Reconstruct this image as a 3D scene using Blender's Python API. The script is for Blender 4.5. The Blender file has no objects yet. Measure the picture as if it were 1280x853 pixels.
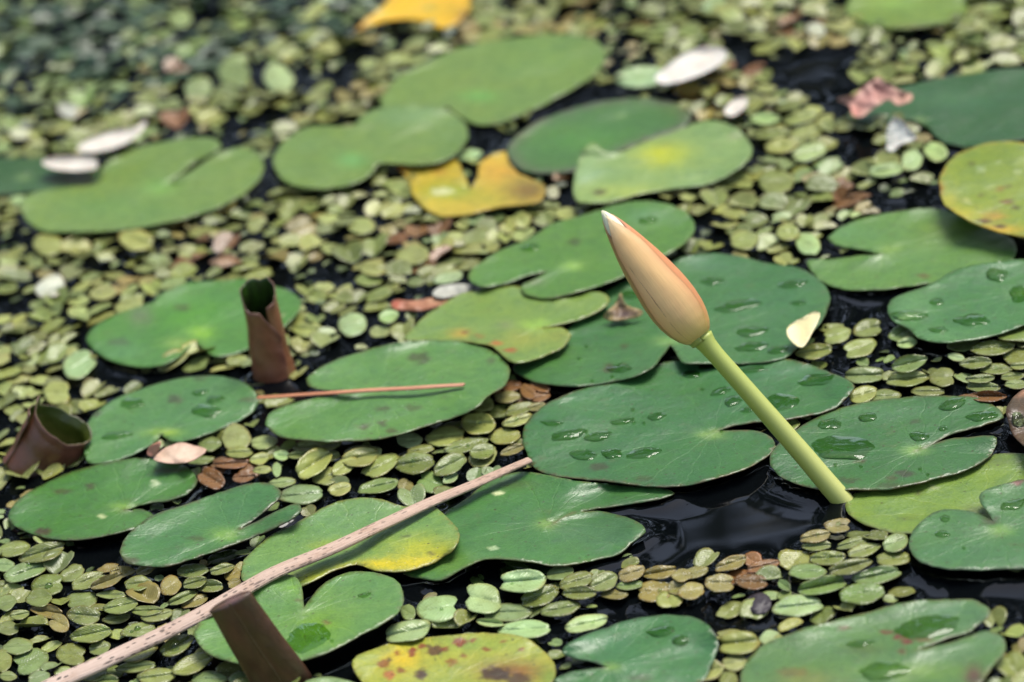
import bpy, math, random
import numpy as np
from mathutils import Vector, Matrix, noise as mnoise, geometry as mgeo, kdtree

random.seed(7)
rng = np.random.default_rng(7)
S = bpy.context.scene
COL = S.collection

# ------------------------------------------------------------------ camera, sky, sun, exposure
CAM_H = 0.80
PITCH = math.radians(25.0)
ROLL = math.radians(10.5)
HFOV = math.radians(16.0)
FPX = 640.0 / math.tan(HFOV / 2)             # focal length in photo pixels (photo is 1280 wide)
Cc = np.array([0.0, 0.0, CAM_H])
Fw = np.array([0.0, math.cos(PITCH), -math.sin(PITCH)])
U0 = np.array([0.0, math.sin(PITCH), math.cos(PITCH)])
X0 = np.array([1.0, 0.0, 0.0])
Rt = math.cos(ROLL) * X0 - math.sin(ROLL) * U0
Up = math.sin(ROLL) * X0 + math.cos(ROLL) * U0

cam = bpy.data.cameras.new('camera')
camo = bpy.data.objects.new('camera', cam)
COL.objects.link(camo)
cam.sensor_width = 36.0
cam.lens = 18.0 / math.tan(HFOV / 2)
cam.clip_start = 0.05
cam.clip_end = 400.0
m = Matrix.Identity(4)
for i in range(3):
    m[i][0], m[i][1], m[i][2], m[i][3] = Rt[i], Up[i], -Fw[i], Cc[i]
camo.matrix_world = m
S.camera = camo

def ray(px, py):
    return Fw + Rt * ((px - 640.0) / FPX) + Up * ((426.3 - py) / FPX)

def at(px, py, z=0.0):
    """the point at height z seen at a photo pixel"""
    d = ray(px, py)
    return Cc + d * ((z - CAM_H) / d[2])

def at_depth(px, py, dep):
    return Cc + ray(px, py) * dep

def depth_of(p):
    return float(np.dot(np.asarray(p) - Cc, Fw))

def pix(P):
    P = np.atleast_2d(P) - Cc
    w = P @ Fw
    return np.stack([640.0 + FPX * (P @ Rt) / w, 426.3 - FPX * (P @ Up) / w], 1)

def at_many(Q, z):
    Q = np.asarray(Q, float)
    d = Fw[None] + Rt[None] * ((Q[:, :1] - 640) / FPX) + Up[None] * ((426.3 - Q[:, 1:2]) / FPX)
    z = np.broadcast_to(np.asarray(z, float), (len(Q),))
    return Cc[None] + d * ((z - CAM_H) / d[:, 2])[:, None]

STEM_FOOT = at(1057, 630, 0.0)
D0 = depth_of(STEM_FOOT)
cam.dof.use_dof = True
cam.dof.focus_distance = D0 + 0.025
cam.dof.aperture_fstop = (cam.lens / 1000.0) / 0.0195
cam.dof.aperture_blades = 0

SUN_EL, SUN_AZ = math.radians(66), math.radians(52)   # azimuth from +Y towards +X
w = bpy.data.worlds.new('World')
S.world = w
w.use_nodes = True
nt = w.node_tree
nt.nodes.clear()
sky = nt.nodes.new('ShaderNodeTexSky')
sky.sky_type = 'NISHITA'
sky.sun_disc = False
sky.sun_elevation = SUN_EL
sky.sun_rotation = SUN_AZ
sky.air_density = 1.0
sky.dust_density = 2.0
sky.ozone_density = 1.0
bg = nt.nodes.new('ShaderNodeBackground')
bg.inputs['Strength'].default_value = 0.115
wo = nt.nodes.new('ShaderNodeOutputWorld')
hs = nt.nodes.new('ShaderNodeHueSaturation')     # thin high cloud: a paler sky
hs.inputs['Saturation'].default_value = 0.80
nt.links.new(sky.outputs[0], hs.inputs['Color'])
nt.links.new(hs.outputs[0], bg.inputs[0])
nt.links.new(bg.outputs[0], wo.inputs[0])
sl = bpy.data.lights.new('sun', 'SUN')
sl.energy = 2.1
sl.angle = math.radians(30)
sl.color = (1.0, 0.96, 0.88)
so = bpy.data.objects.new('sun', sl)
COL.objects.link(so)
sd = Vector((math.sin(SUN_AZ) * math.cos(SUN_EL), math.cos(SUN_AZ) * math.cos(SUN_EL), math.sin(SUN_EL)))
so.rotation_euler = sd.to_track_quat('Z', 'Y').to_euler()
S.view_settings.view_transform = 'Standard'
S.view_settings.look = 'None'
S.view_settings.gamma = 1.0
S.view_settings.use_curve_mapping = False
S.view_settings.exposure = 0.95
S.render.engine = 'CYCLES'
S.cycles.use_denoising = True
S.cycles.max_bounces = 6
S.cycles.transparent_max_bounces = 12

# ------------------------------------------------------------------ helpers
def tag(o, label=None, cat=None, group=None, kind=None):
    if label: o['label'] = label
    if cat: o['category'] = cat
    if group: o['group'] = group
    if kind: o['kind'] = kind
    return o

def mk(name, V, F, mat, col=None, uv=None, smooth=True, origin=None):
    """link one mesh object; V is given in world space, the object's origin is put at `origin`"""
    V = np.asarray(V, float)
    base = np.zeros(3)
    if origin is not None:
        base = np.asarray(origin, float)
    me = bpy.data.meshes.new(name)
    me.from_pydata([tuple(v) for v in (V - base)], [], [tuple(int(i) for i in f) for f in F])
    if smooth:
        me.polygons.foreach_set('use_smooth', [True] * len(me.polygons))
    if col is not None:
        a = me.color_attributes.new('Col', 'FLOAT_COLOR', 'POINT')
        c = np.asarray(col, float)
        if c.ndim == 1: c = np.tile(c, (len(V), 1))
        if c.shape[1] == 3: c = np.concatenate([c, np.ones((len(c), 1))], 1)
        a.data.foreach_set('color', c.astype(np.float32).ravel())
    if uv is not None:
        l = me.uv_layers.new(name='UVMap')
        vi = np.zeros(len(me.loops), np.int32)
        me.loops.foreach_get('vertex_index', vi)
        l.data.foreach_set('uv', np.asarray(uv, np.float32)[vi].ravel())
    if mat: me.materials.append(mat)
    me.update()
    o = bpy.data.objects.new(name, me)
    COL.objects.link(o)
    o.location = tuple(base)
    return o

def empty(name, loc):
    o = bpy.data.objects.new(name, None)
    o.empty_display_size = 0.01
    COL.objects.link(o)
    o.location = tuple(loc)
    return o

def child_of(parent, name, V, F, mat, **k):
    """mesh in world space hung under a parent whose location is its only transform"""
    loc = np.array(parent.location)
    o = mk(name, np.asarray(V, float) - loc, F, mat, **k)
    o.parent = parent
    return o

def crom(pts, n=8, closed=True):
    """smooth curve through pts; a point with a third element is a sharp corner"""
    P = [np.array(p[:2], float) for p in pts]
    C = [len(p) > 2 for p in pts]
    N = len(P)
    out = []
    for i in range(N if closed else N - 1):
        p1, p2 = P[i], P[(i + 1) % N]
        p0 = P[i - 1] if (closed or i > 0) else p1
        p3 = P[(i + 2) % N] if (closed or i + 2 < N) else p2
        if C[i]: p0 = p1 - (p2 - p1) * 0.3
        if C[(i + 1) % N]: p3 = p2 + (p2 - p1) * 0.3
        t0 = 0.0
        t1 = t0 + max(np.linalg.norm(p1 - p0), 1e-4) ** 0.5
        t2 = t1 + max(np.linalg.norm(p2 - p1), 1e-4) ** 0.5
        t3 = t2 + max(np.linalg.norm(p3 - p2), 1e-4) ** 0.5
        L = np.linalg.norm(p2 - p1)
        k = max(2, int(L / n))
        for t in np.linspace(t1, t2, k, endpoint=False):
            a1 = (t1 - t) / (t1 - t0) * p0 + (t - t0) / (t1 - t0) * p1
            a2 = (t2 - t) / (t2 - t1) * p1 + (t - t1) / (t2 - t1) * p2
            a3 = (t3 - t) / (t3 - t2) * p2 + (t - t2) / (t3 - t2) * p3
            b1 = (t2 - t) / (t2 - t0) * a1 + (t - t0) / (t2 - t0) * a2
            b2 = (t3 - t) / (t3 - t1) * a2 + (t - t1) / (t3 - t1) * a3
            out.append((t2 - t) / (t2 - t1) * b1 + (t - t1) / (t2 - t1) * b2)
    if not closed: out.append(P[-1])
    return np.array(out)

def inside(poly, Q):
    poly = np.asarray(poly); Q = np.asarray(Q)
    x, y = Q[:, 0], Q[:, 1]
    r = np.zeros(len(Q), bool)
    j = len(poly) - 1
    for i in range(len(poly)):
        xi, yi = poly[i]; xj, yj = poly[j]
        c = ((yi > y) != (yj > y))
        with np.errstate(divide='ignore', invalid='ignore'):
            r ^= c & (x < (xj - xi) * (y - yi) / (yj - yi + 1e-12) + xi)
        j = i
    return r

def fbm(x, y, s, o=2, seed=0.0):
    v, a, t = 0.0, 1.0, 0.0
    for k in range(o):
        v += a * mnoise.noise(Vector((x * s + seed * 3.1, y * s - seed * 1.7, seed + 5.3 * k)))
        t += a; a *= 0.5; s *= 2.1
    return v / t

def sheet(P, thick, closed_u=False):
    """a curved sheet of some thickness from a grid of points P[i, j]"""
    n, k = P.shape[:2]
    du = np.gradient(P, axis=0); dv = np.gradient(P, axis=1)
    N = np.cross(du, dv)
    N /= (np.linalg.norm(N, axis=2, keepdims=True) + 1e-12)
    A = P + N * thick / 2; B = P - N * thick / 2
    V = np.concatenate([A.reshape(-1, 3), B.reshape(-1, 3)])
    F = []
    o = n * k
    for i in range(n - 1):
        for j in range(k - 1):
            a, b, c, d = i * k + j, (i + 1) * k + j, (i + 1) * k + j + 1, i * k + j + 1
            F.append((a, b, c, d)); F.append((o + d, o + c, o + b, o + a))
    for i in range(n - 1):
        a, b = i * k, (i + 1) * k
        F.append((a, o + a, o + b, b))
        a, b = i * k + k - 1, (i + 1) * k + k - 1
        F.append((b, o + b, o + a, a))
    for j in range(k - 1):
        F.append((j + 1, o + j + 1, o + j, j))
        a, b = (n - 1) * k + j, (n - 1) * k + j + 1
        F.append((a, o + a, o + b, b))
    return V, F

def tube(P, Rr, seg=14, e=None, cap=True, squash=1.0):
    P = np.asarray(P, float); n = len(P)
    T = np.gradient(P, axis=0); T /= np.linalg.norm(T, axis=1, keepdims=True)
    up = np.array([0, 0, 1.0]) if e is None else np.asarray(e, float)
    V, F, UV = [], [], []
    L = 0
    for i in range(n):
        if i: L += np.linalg.norm(P[i] - P[i - 1])
        s = np.cross(T[i], up); s /= np.linalg.norm(s)
        u = np.cross(s, T[i])
        for k in range(seg):
            a = 2 * math.pi * k / seg
            V.append(P[i] + (s * math.cos(a) + u * math.sin(a) * squash) * Rr[i])
            UV.append((L, abs(k / seg * 2 - 1) * Rr[i] * 3.1))
    for i in range(n - 1):
        for k in range(seg):
            a, b = i * seg + k, i * seg + (k + 1) % seg
            F.append((a, b, b + seg, a + seg))
    if cap:
        F.append(tuple(range(seg))[::-1]); F.append(tuple((n - 1) * seg + k for k in range(seg)))
    return np.array(V), F, np.array(UV)

# ------------------------------------------------------------------ node material helpers
class NM:
    def __init__(s, name):
        s.m = bpy.data.materials.new(name); s.m.use_nodes = True
        s.t = s.m.node_tree; s.t.nodes.clear()
        s.out = s.n('ShaderNodeOutputMaterial')
    def n(s, kind, **k):
        x = s.t.nodes.new(kind)
        for a, b in k.items(): setattr(x, a, b)
        return x
    def l(s, a, b): s.t.links.new(a, b)
    def val(s, sock, v):
        if isinstance(v, (int, float)): sock.default_value = v
        elif isinstance(v, (tuple, list)): sock.default_value = tuple(v) if len(v) == len(sock.default_value) else tuple(v) + (1,)
        else: s.l(v, sock)
    def math(s, op, a, b=0.0, c=0.0):
        x = s.n('ShaderNodeMath', operation=op)
        for i, v in enumerate((a, b, c)): s.val(x.inputs[i], v)
        return x.outputs[0]
    def mix(s, f, a, b, mode='MIX'):
        x = s.n('ShaderNodeMix', data_type='RGBA', blend_type=mode)
        s.val(x.inputs[0], f); s.val(x.inputs[6], a); s.val(x.inputs[7], b)
        return x.outputs[2]
    def ramp(s, f, stops):
        x = s.n('ShaderNodeMapRange', interpolation_type='SMOOTHSTEP')
        s.val(x.inputs[0], f)
        for i, v in enumerate(stops): x.inputs[1 + i].default_value = v
        return x.outputs[0]
    def noise(s, vec, scale, detail=3.0, rough=0.55):
        x = s.n('ShaderNodeTexNoise'); s.l(vec, x.inputs['Vector'])
        x.inputs['Scale'].default_value = scale; x.inputs['Detail'].default_value = detail; x.inputs['Roughness'].default_value = rough
        return x.outputs[0]
    def voro(s, vec, scale, feat='F1'):
        x = s.n('ShaderNodeTexVoronoi', feature=feat); s.l(vec, x.inputs['Vector'])
        x.inputs['Scale'].default_value = scale
        return x
    def bump(s, h, strength, dist):
        x = s.n('ShaderNodeBump'); s.l(h, x.inputs['Height'])
        x.inputs['Strength'].default_value = strength; x.inputs['Distance'].default_value = dist
        return x.outputs[0]
    def bsdf(s, col, rough, normal=None, spec=0.5, **k):
        b = s.n('ShaderNodeBsdfPrincipled')
        s.val(b.inputs['Base Color'], col); s.val(b.inputs['Roughness'], rough)
        b.inputs['Specular IOR Level'].default_value = spec
        for a, v in k.items(): s.val(b.inputs[a.replace('_', ' ')], v)
        if normal is not None: s.l(normal, b.inputs['Normal'])
        s.l(b.outputs[0], s.out.inputs[0])
        return b

def pad_material():
    s = NM('lily_pad_skin')
    at_ = s.n('ShaderNodeVertexColor', layer_name='Col')
    uv = s.n('ShaderNodeUVMap', uv_map='UVMap')
    oi = s.n('ShaderNodeObjectInfo')
    off = s.n('ShaderNodeVectorMath', operation='MULTIPLY_ADD')
    s.l(uv.outputs[0], off.inputs[0]); off.inputs[1].default_value = (1, 1, 1)
    cmb = s.n('ShaderNodeCombineXYZ')
    s.l(s.math('MULTIPLY', oi.outputs['Random'], 37.0), cmb.inputs[2])
    s.l(cmb.outputs[0], off.inputs[2])
    P = off.outputs[0]                                   # units: decimetres, z is a per-pad seed
    sx = s.n('ShaderNodeSeparateXYZ'); s.l(uv.outputs[0], sx.inputs[0])
    ang = s.math('ARCTAN2', sx.outputs[1], sx.outputs[0])
    rad = s.math('SQRT', s.math('ADD', s.math('MULTIPLY', sx.outputs[0], sx.outputs[0]), s.math('MULTIPLY', sx.outputs[1], sx.outputs[1])))
    wob = s.noise(P, 6.0, 2.0)
    ph = s.math('ADD', s.math('MULTIPLY', ang, 8.5), s.math('MULTIPLY', wob, 2.4))
    vein = s.math('ABSOLUTE', s.math('SINE', ph))
    vein = s.ramp(s.math('DIVIDE', vein, s.math('ADD', s.math('MULTIPLY', s.math('DIVIDE', 0.16, s.math('ADD', rad, 0.10)), 0.55), 0.12)), (0.0, 0.55, 1.0, 0.0))
    vein = s.math('MULTIPLY', vein, s.ramp(rad, (0.55, 1.0, 1.0, 0.25)))
    big = s.noise(P, 3.2, 4.0, 0.6)
    mid = s.noise(P, 14.0, 4.0, 0.65)
    fine = s.noise(P, 90.0, 2.0, 0.6)
    c = s.mix(1.0, at_.outputs[0], (1.06, 1.06, 0.90), 'MULTIPLY')
    c = s.mix(s.ramp(big, (0.32, 0.68, 0.0, 0.55)), c, s.mix(1.0, c, (1.28, 1.10, 0.82), 'MULTIPLY'))
    c = s.mix(s.ramp(mid, (0.40, 0.72, 0.0, 0.8)), c, s.mix(1.0, c, (0.62, 0.72, 0.70), 'MULTIPLY'))
    c = s.mix(s.math('MULTIPLY', vein, 0.32), c, s.mix(1.0, c, (1.6, 1.35, 1.2), 'MULTIPLY'))
    c = s.mix(s.ramp(fine, (0.35, 0.7, 0.0, 0.55)), c, s.mix(1.0, c, (0.62, 0.68, 0.6), 'MULTIPLY'))
    scf = s.noise(P, 38.0, 5.0, 0.75)
    c = s.mix(s.ramp(scf, (0.60, 0.78, 0.0, 0.45)), c, s.mix(0.5, c, (0.20, 0.30, 0.17)))
    slt = s.noise(P, 7.5, 6.0, 0.72)
    c = s.mix(s.ramp(slt, (0.56, 0.74, 0.0, 0.55)), c, s.mix(0.5, c, (0.11, 0.10, 0.035)))
    # scattered brown flecks
    v = s.voro(P, 26.0)
    sel = s.n('ShaderNodeSeparateColor'); s.l(v.outputs['Color'], sel.inputs[0])
    fl = s.math('MULTIPLY', s.ramp(s.math('ADD', v.outputs['Distance'], s.math('MULTIPLY', mid, 0.25)), (0.24, 0.32, 1.0, 0.0)), s.ramp(sel.outputs[0], (0.72, 0.76, 0.0, 1.0)))
    c = s.mix(s.math('MULTIPLY', fl, 0.75), c, (0.045, 0.032, 0.014))
    v2 = s.voro(P, 75.0)
    sel2 = s.n('ShaderNodeSeparateColor'); s.l(v2.outputs['Color'], sel2.inputs[0])
    f2 = s.math('MULTIPLY', s.ramp(v2.outputs['Distance'], (0.18, 0.30, 1.0, 0.0)), s.ramp(sel2.outputs[1], (0.93, 0.95, 0.0, 1.0)))
    c = s.mix(s.math('MULTIPLY', f2, 0.7), c, (0.05, 0.04, 0.02))
    # pale dried specks
    v3 = s.voro(P, 55.0)
    sel3 = s.n('ShaderNodeSeparateColor'); s.l(v3.outputs['Color'], sel3.inputs[0])
    f3 = s.math('MULTIPLY', s.ramp(v3.outputs['Distance'], (0.10, 0.20, 1.0, 0.0)), s.ramp(sel3.outputs[2], (0.965, 0.975, 0.0, 1.0)))
    c = s.mix(s.math('MULTIPLY', f3, 0.6), c, (0.55, 0.6, 0.5))
    h = s.math('ADD', s.math('MULTIPLY', mid, 0.7), s.math('ADD', s.math('MULTIPLY', fine, 0.12), s.math('MULTIPLY', vein, -0.10)))
    nb = s.bump(h, 0.45, 0.0022)
    r = s.math('ADD', s.math('MULTIPLY', mid, 0.40), s.math('ADD', s.math('MULTIPLY', fine, 0.15), 0.10))
    s.bsdf(c, r, nb, 0.62)
    return s.m

def fern_material(name='fern_leaf_skin'):
    s = NM(name)
    at_ = s.n('ShaderNodeVertexColor', layer_name='Col')
    uv = s.n('ShaderNodeUVMap', uv_map='UVMap')
    oi = s.n('ShaderNodeObjectInfo')
    sx = s.n('ShaderNodeSeparateXYZ'); s.l(uv.outputs[0], sx.inputs[0])
    # stripes that leave the midrib at a slant
    ay = s.math('ABSOLUTE', sx.outputs[1])
    st = s.math('SINE', s.math('MULTIPLY', s.math('SUBTRACT', sx.outputs[0], s.math('MULTIPLY', ay, 0.6)), 36.0))
    rib = s.ramp(ay, (0.0, 0.07, 1.0, 0.0))
    geo = s.n('ShaderNodeNewGeometry')
    nz = s.noise(geo.outputs['Position'], 260.0, 3.0)
    lo = s.noise(geo.outputs['Position'], 90.0, 2.0)
    c = s.mix(1.0, at_.outputs[0], oi.outputs['Color'], 'MULTIPLY')
    c = s.mix(s.ramp(lo, (0.35, 0.7, 0.0, 0.5)), c, s.mix(1.0, c, (0.78, 0.70, 0.55), 'MULTIPLY'))
    c = s.mix(s.math('MULTIPLY', s.ramp(st, (0.2, 1.0, 0.0, 1.0)), 0.10), c, s.mix(1.0, c, (0.55, 0.62, 0.45), 'MULTIPLY'))
    c = s.mix(s.math('MULTIPLY', rib, 0.28), c, s.mix(1.0, c, (0.5, 0.55, 0.4), 'MULTIPLY'))
    c = s.mix(s.ramp(nz, (0.45, 0.75, 0.0, 0.45)), c, s.mix(1.0, c, (0.7, 0.68, 0.6), 'MULTIPLY'))
    v = s.voro(uv.outputs[0], 6.5)
    v.inputs['Randomness'].default_value = 0.8
    d = s.math('MULTIPLY', s.ramp(v.outputs['Distance'], (0.16, 0.34, 1.0, 0.0)), at_.outputs['Alpha'])
    c = s.mix(s.math('MULTIPLY', d, 0.6), c, (0.75, 0.78, 0.66))
    h = s.math('ADD', s.math('MULTIPLY', st, 0.07), s.math('ADD', nz, s.math('MULTIPLY', d, 1.2)))
    s.bsdf(c, s.math('SUBTRACT', 0.50, s.math('MULTIPLY', nz, 0.35)), s.bump(h, 0.7, 0.0007), 0.5)
    return s.m

def plain_material(name, rough=0.5, spec=0.4, nscale=120.0, namp=0.35, bump=0.3, streak=None, sss=0.0):
    """vertex colour broken up by noise in object space"""
    s = NM(name)
    at_ = s.n('ShaderNodeVertexColor', layer_name='Col')
    geo = s.n('ShaderNodeNewGeometry')
    vec = geo.outputs['Position']
    if streak:
        uv = s.n('ShaderNodeUVMap', uv_map='UVMap')
        mp = s.n('ShaderNodeMapping'); s.l(uv.outputs[0], mp.inputs[0]); mp.inputs['Scale'].default_value = streak
        vec = mp.outputs[0]
    nz = s.noise(vec, nscale, 4.0, 0.6)
    c = s.mix(s.ramp(nz, (0.35, 0.7, 0.0, namp)), at_.outputs[0], s.mix(1.0, at_.outputs[0], (0.55, 0.48, 0.42), 'MULTIPLY'))
    k = {}
    if sss: k = dict(Subsurface_Weight=sss, Subsurface_Scale=0.004)
    s.bsdf(c, rough, s.bump(nz, bump, 0.001), spec, **k)
    return s.m

M_PAD = pad_material()
M_FERN = fern_material()
M_PLAIN = plain_material('dry_leaf')
M_PETAL = plain_material('petal', 0.45, 0.3, 160.0, 0.10, 0.1, sss=0.15)

def water_bead_material():
    s = NM('clear_water')
    gl = s.n('ShaderNodeBsdfGlossy'); gl.inputs['Roughness'].default_value = 0.05; gl.inputs[0].default_value = (1, 1, 1, 1)
    tr = s.n('ShaderNodeBsdfTransparent'); tr.inputs[0].default_value = (0.66, 0.78, 0.56, 1)
    fr = s.n('ShaderNodeFresnel'); fr.inputs[0].default_value = 1.36
    mx = s.n('ShaderNodeMixShader')
    s.l(fr.outputs[0], mx.inputs[0]); s.l(tr.outputs[0], mx.inputs[1]); s.l(gl.outputs[0], mx.inputs[2]); s.l(mx.outputs[0], s.out.inputs[0])
    return s.m
M_BEAD = water_bead_material()

def water_material():
    s = NM('pond_water_skin')
    geo = s.n('ShaderNodeNewGeometry')
    n1 = s.noise(geo.outputs['Position'], 22.0, 1.5)
    s.bsdf((0.0022, 0.0030, 0.0036), 0.04, s.bump(n1, 0.04, 0.0012), 0.5, IOR=1.33)
    return s.m
M_WATER = water_material()

# ------------------------------------------------------------------ the lily pads (outlines in photo pixels, laid on the water)
DEEP = (0.062, 0.140, 0.020)
MIDG = (0.076, 0.163, 0.028)
PALE = (0.122, 0.205, 0.048)
LIME = (0.130, 0.235, 0.045)
YELL = (0.420, 0.315, 0.034)
DARK = (0.024, 0.078, 0.018)
LEMON = (0.36, 0.40, 0.05)
BRN = (0.060, 0.035, 0.016)

PADS = []       # (name, label, outline, centre, z0 mm, colour, blobs, lifts, wave mm, puddles, rim colour, step)
def P(label, centre, z0, col, outline, blobs=(), lifts=(), wave=1.2, puddles=(), rim=None, step=0.0026, beads=(), name='lily_pad', cat='lily pad', rimw=0.0016):
    PADS.append(dict(label=label, centre=centre, z0=z0 / 1000.0, col=col, outline=outline, blobs=blobs, lifts=lifts, wave=wave, puddles=puddles, rim=rim, step=step, beads=beads, name=name, cat=cat, rimw=rimw))
K = 1
# blob: (px, py, rx, ry, colour, strength, soft)   lift: (px, py, radius px, height mm)
P('pale green notched pad below two white petals', (206, 231), 6, PALE,
  [(25,254),(44,240),(85,235),(126,226),(128,208),(150,192),(190,180),(238,172),(272,175),(276,184),(246,201),(214,226,K),(244,210),(272,191),(306,185),(326,197),(328,218),(306,241),(265,262),(204,279),(153,287),(85,290),(44,286)],
  blobs=[(200,235,22,10,(0.13,0.30,0.06),.7,1),(150,260,70,20,(0.10,0.21,0.05),.6,1)], lifts=[(275,180,40,4)])
P('dark green pad with one white petal on it, cut by the frame', (30, 222), 3, DARK,
  [(-60,230),(-40,205),(0,198),(50,197),(112,200),(126,210),(126,226),(85,236),(40,240),(0,243),(-40,245)])
P('pale pad overlapping the largest upper pad', (440, 200), 8, PALE,
  [(341,202),(347,186),(378,161),(410,157),(440,158),(455,142),(480,134),(530,130),(565,140),(584,158),(585,172),(575,187),(558,200),(527,206),(473,206),(469,212),(455,224),(425,234),(390,236),(355,226)],
  blobs=[(440,200,20,10,(0.10,0.30,0.09),.7,1),(520,145,50,16,(0.15,0.27,0.16),.5,1)])
P('largest pale green oval pad below the upper yellow leaf', (600, 118), 4, PALE,
  [(476,131),(483,112),(503,92),(537,75),(578,59),(615,51),(663,44),(714,43),(745,51),(756,64),(755,78),(741,95),(714,112),(683,129),(646,146),(615,156),(592,155),(575,146),(560,133,K),(545,140),(510,142)],
  blobs=[(600,120,22,7,(0.11,0.32,0.06),.7,1),(680,75,60,25,(0.115,0.22,0.06),.6,1)])
P('dark green oval pad with a raised purplish rim', (775, 145), 4, (0.05,0.135,0.035),
  [(633,190),(642,173),(670,153),(714,136),(758,126),(806,122),(843,129),(863,143),(858,156),(835,166),(780,186),(740,207),(715,214),(677,217),(648,211)],
  blobs=[(735,175,60,18,(0.065,0.19,0.035),.7,1)], rim=(0.11,0.085,0.09), rimw=0.007, wave=.8, lifts=[(640,190,35,2),(860,143,40,2)])
P('pale pad with a bright yellow centre and an upturned left lobe', (825, 198), 9, (0.17,0.27,0.10),
  [(716,238),(721,207),(731,184),(743,178),(755,188),(772,190),(799,180),(850,161),(884,151),(911,155),(932,170),(941,189),(928,207),(901,224),(877,232),(840,236),(800,243),(751,254),(721,251)],
  blobs=[(830,193,34,17,(0.36,0.40,0.02),.95,1),(735,215,22,30,(0.24,0.36,0.20),.6,1),(780,240,60,10,(0.28,0.36,0.09),.7,1),(750,240,8,4,BRN,.8,0),(920,170,10,5,(0.14,0.12,0.06),.4,1)],
  lifts=[(738,184,26,4)], wave=1.6)
P('yellow decaying pad with an orange tip and a dark notch', (580, 236), 5, YELL,
  [(494,206),(508,207),(527,212),(571,200),(579,216),(588,236,K),(597,220),(598,206),(615,194),(631,189),(636,204),(649,217),(683,234),(676,251),(629,258),(585,268),(554,270),(530,260),(514,241),(509,222)],
  blobs=[(500,207,11,8,(0.55,0.15,0.03),1,1),(560,240,40,13,(0.23,0.29,0.02),.95,1),(545,256,30,6,(0.45,0.36,0.03),.6,1),(640,215,18,10,(0.42,0.22,0.03),.6,1),(660,238,30,16,(0.16,0.085,0.02),.9,1),(610,250,20,8,(0.30,0.30,0.03),.6,1),(615,215,20,16,(0.55,0.28,0.03),.6,1),(553,240,14,5,(0.6,0.6,0.45),.6,0),(550,215,10,5,(0.42,0.19,0.04),.6,1)],
  name='yellow_lily_pad')
P('golden yellow leaf at the top edge of the water view', (535, 8), 5, (0.62,0.38,0.012),
  [(443,38),(458,24),(478,8),(495,-12),(540,-18),(585,-12),(588,6),(578,24),(556,36),(530,27),(500,24),(470,30)],
  blobs=[(450,34,14,10,(0.45,0.25,0.06),.8,1),(585,22,18,14,(0.30,0.15,0.03),.9,1)], name='yellow_leaf', cat='leaf')
P('yellow green oval pad cut by the upper frame', (1135, 0), 5, (0.13,0.21,0.035),
  [(1056,10),(1061,20),(1081,29),(1115,36),(1156,33),(1190,25),(1210,13),(1206,-5),(1150,-26),(1080,-16)], blobs=[(1115,4,30,7,(0.2,0.33,0.06),.8,1),(1160,33,60,3,(0.12,0.07,0.05),.5,1)])
P('dark green pad behind the pink dried leaf and folded petal', (1150, 150), 4, (0.022,0.082,0.026),
  [(1062,140),(1090,120),(1130,108),(1173,98),(1224,90),(1290,86),(1345,110),(1345,160),(1290,172),(1240,180),(1210,183),(1180,178),(1160,160,K),(1140,150),(1120,152),(1085,154),(1060,150)],
  blobs=[(1190,125,60,12,(0.05,0.14,0.06),.5,1)])
P('yellow edged pad with brown blotches tilted up at the frame', (1290, 240), 17, (0.17,0.235,0.03),
  [(1174,235),(1176,218),(1190,197),(1217,184),(1248,177),(1285,179),(1335,196),(1345,250),(1310,296),(1270,294),(1234,286),(1204,272),(1182,256)],
  blobs=[(1200,268,30,10,(0.38,0.34,0.03),.75,1),(1240,287,40,6,(0.50,0.30,0.03),.8,1),(1188,252,10,12,(0.38,0.34,0.04),.6,1),(1215,205,5,3,BRN,.6,0),(1262,232,4,3,BRN,.7,0),(1226,244,4,2,BRN,.6,0),(1270,260,5,3,BRN,.7,0),(1248,202,4,3,(0.35,0.4,0.2),.6,0),(1272,215,4,3,(0.35,0.4,0.2),.6,0),(1174,236,5,8,(0.32,0.09,0.03),.9,1),(1232,276,9,3,BRN,.95,0),(1252,283,8,3,BRN,.9,0),(1243,270,14,6,(0.5,0.22,0.03),.6,1),(1258,252,10,3,(0.12,0.05,0.02),.8,0),(1250,236,6,5,(0.2,0.1,0.02),.6,0),
         (1226,212,5,4,(0.4,0.45,0.25),.6,0),(1209,252,5,4,(0.4,0.42,0.2),.6,0),(1238,235,5,4,(0.3,0.36,0.15),.5,0)],
  rim=(0.42,0.28,0.04), rimw=0.0018, lifts=[(1250,180,90,6)])
P('mid green pad under the yellow edged pad with a pointed notch', (1112, 310), 4, (0.085,0.19,0.045),
  [(1009,327),(1016,341),(1033,355),(1067,363),(1108,361),(1149,356),(1210,346),(1262,330),(1270,305),(1240,285),(1200,268),(1165,260),(1120,265),(1080,272),(1050,285),(1035,297),(1045,306),(1070,311),(1102,317,K),(1070,320),(1035,324)],
  blobs=[(1190,285,60,22,(0.12,0.20,0.03),.7,1),(1060,290,40,12,(0.09,0.21,0.10),.5,1),(1112,312,14,6,(0.16,0.28,0.06),.7,1),(1155,345,8,3,(0.10,0.07,0.03),.7,0)])
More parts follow.
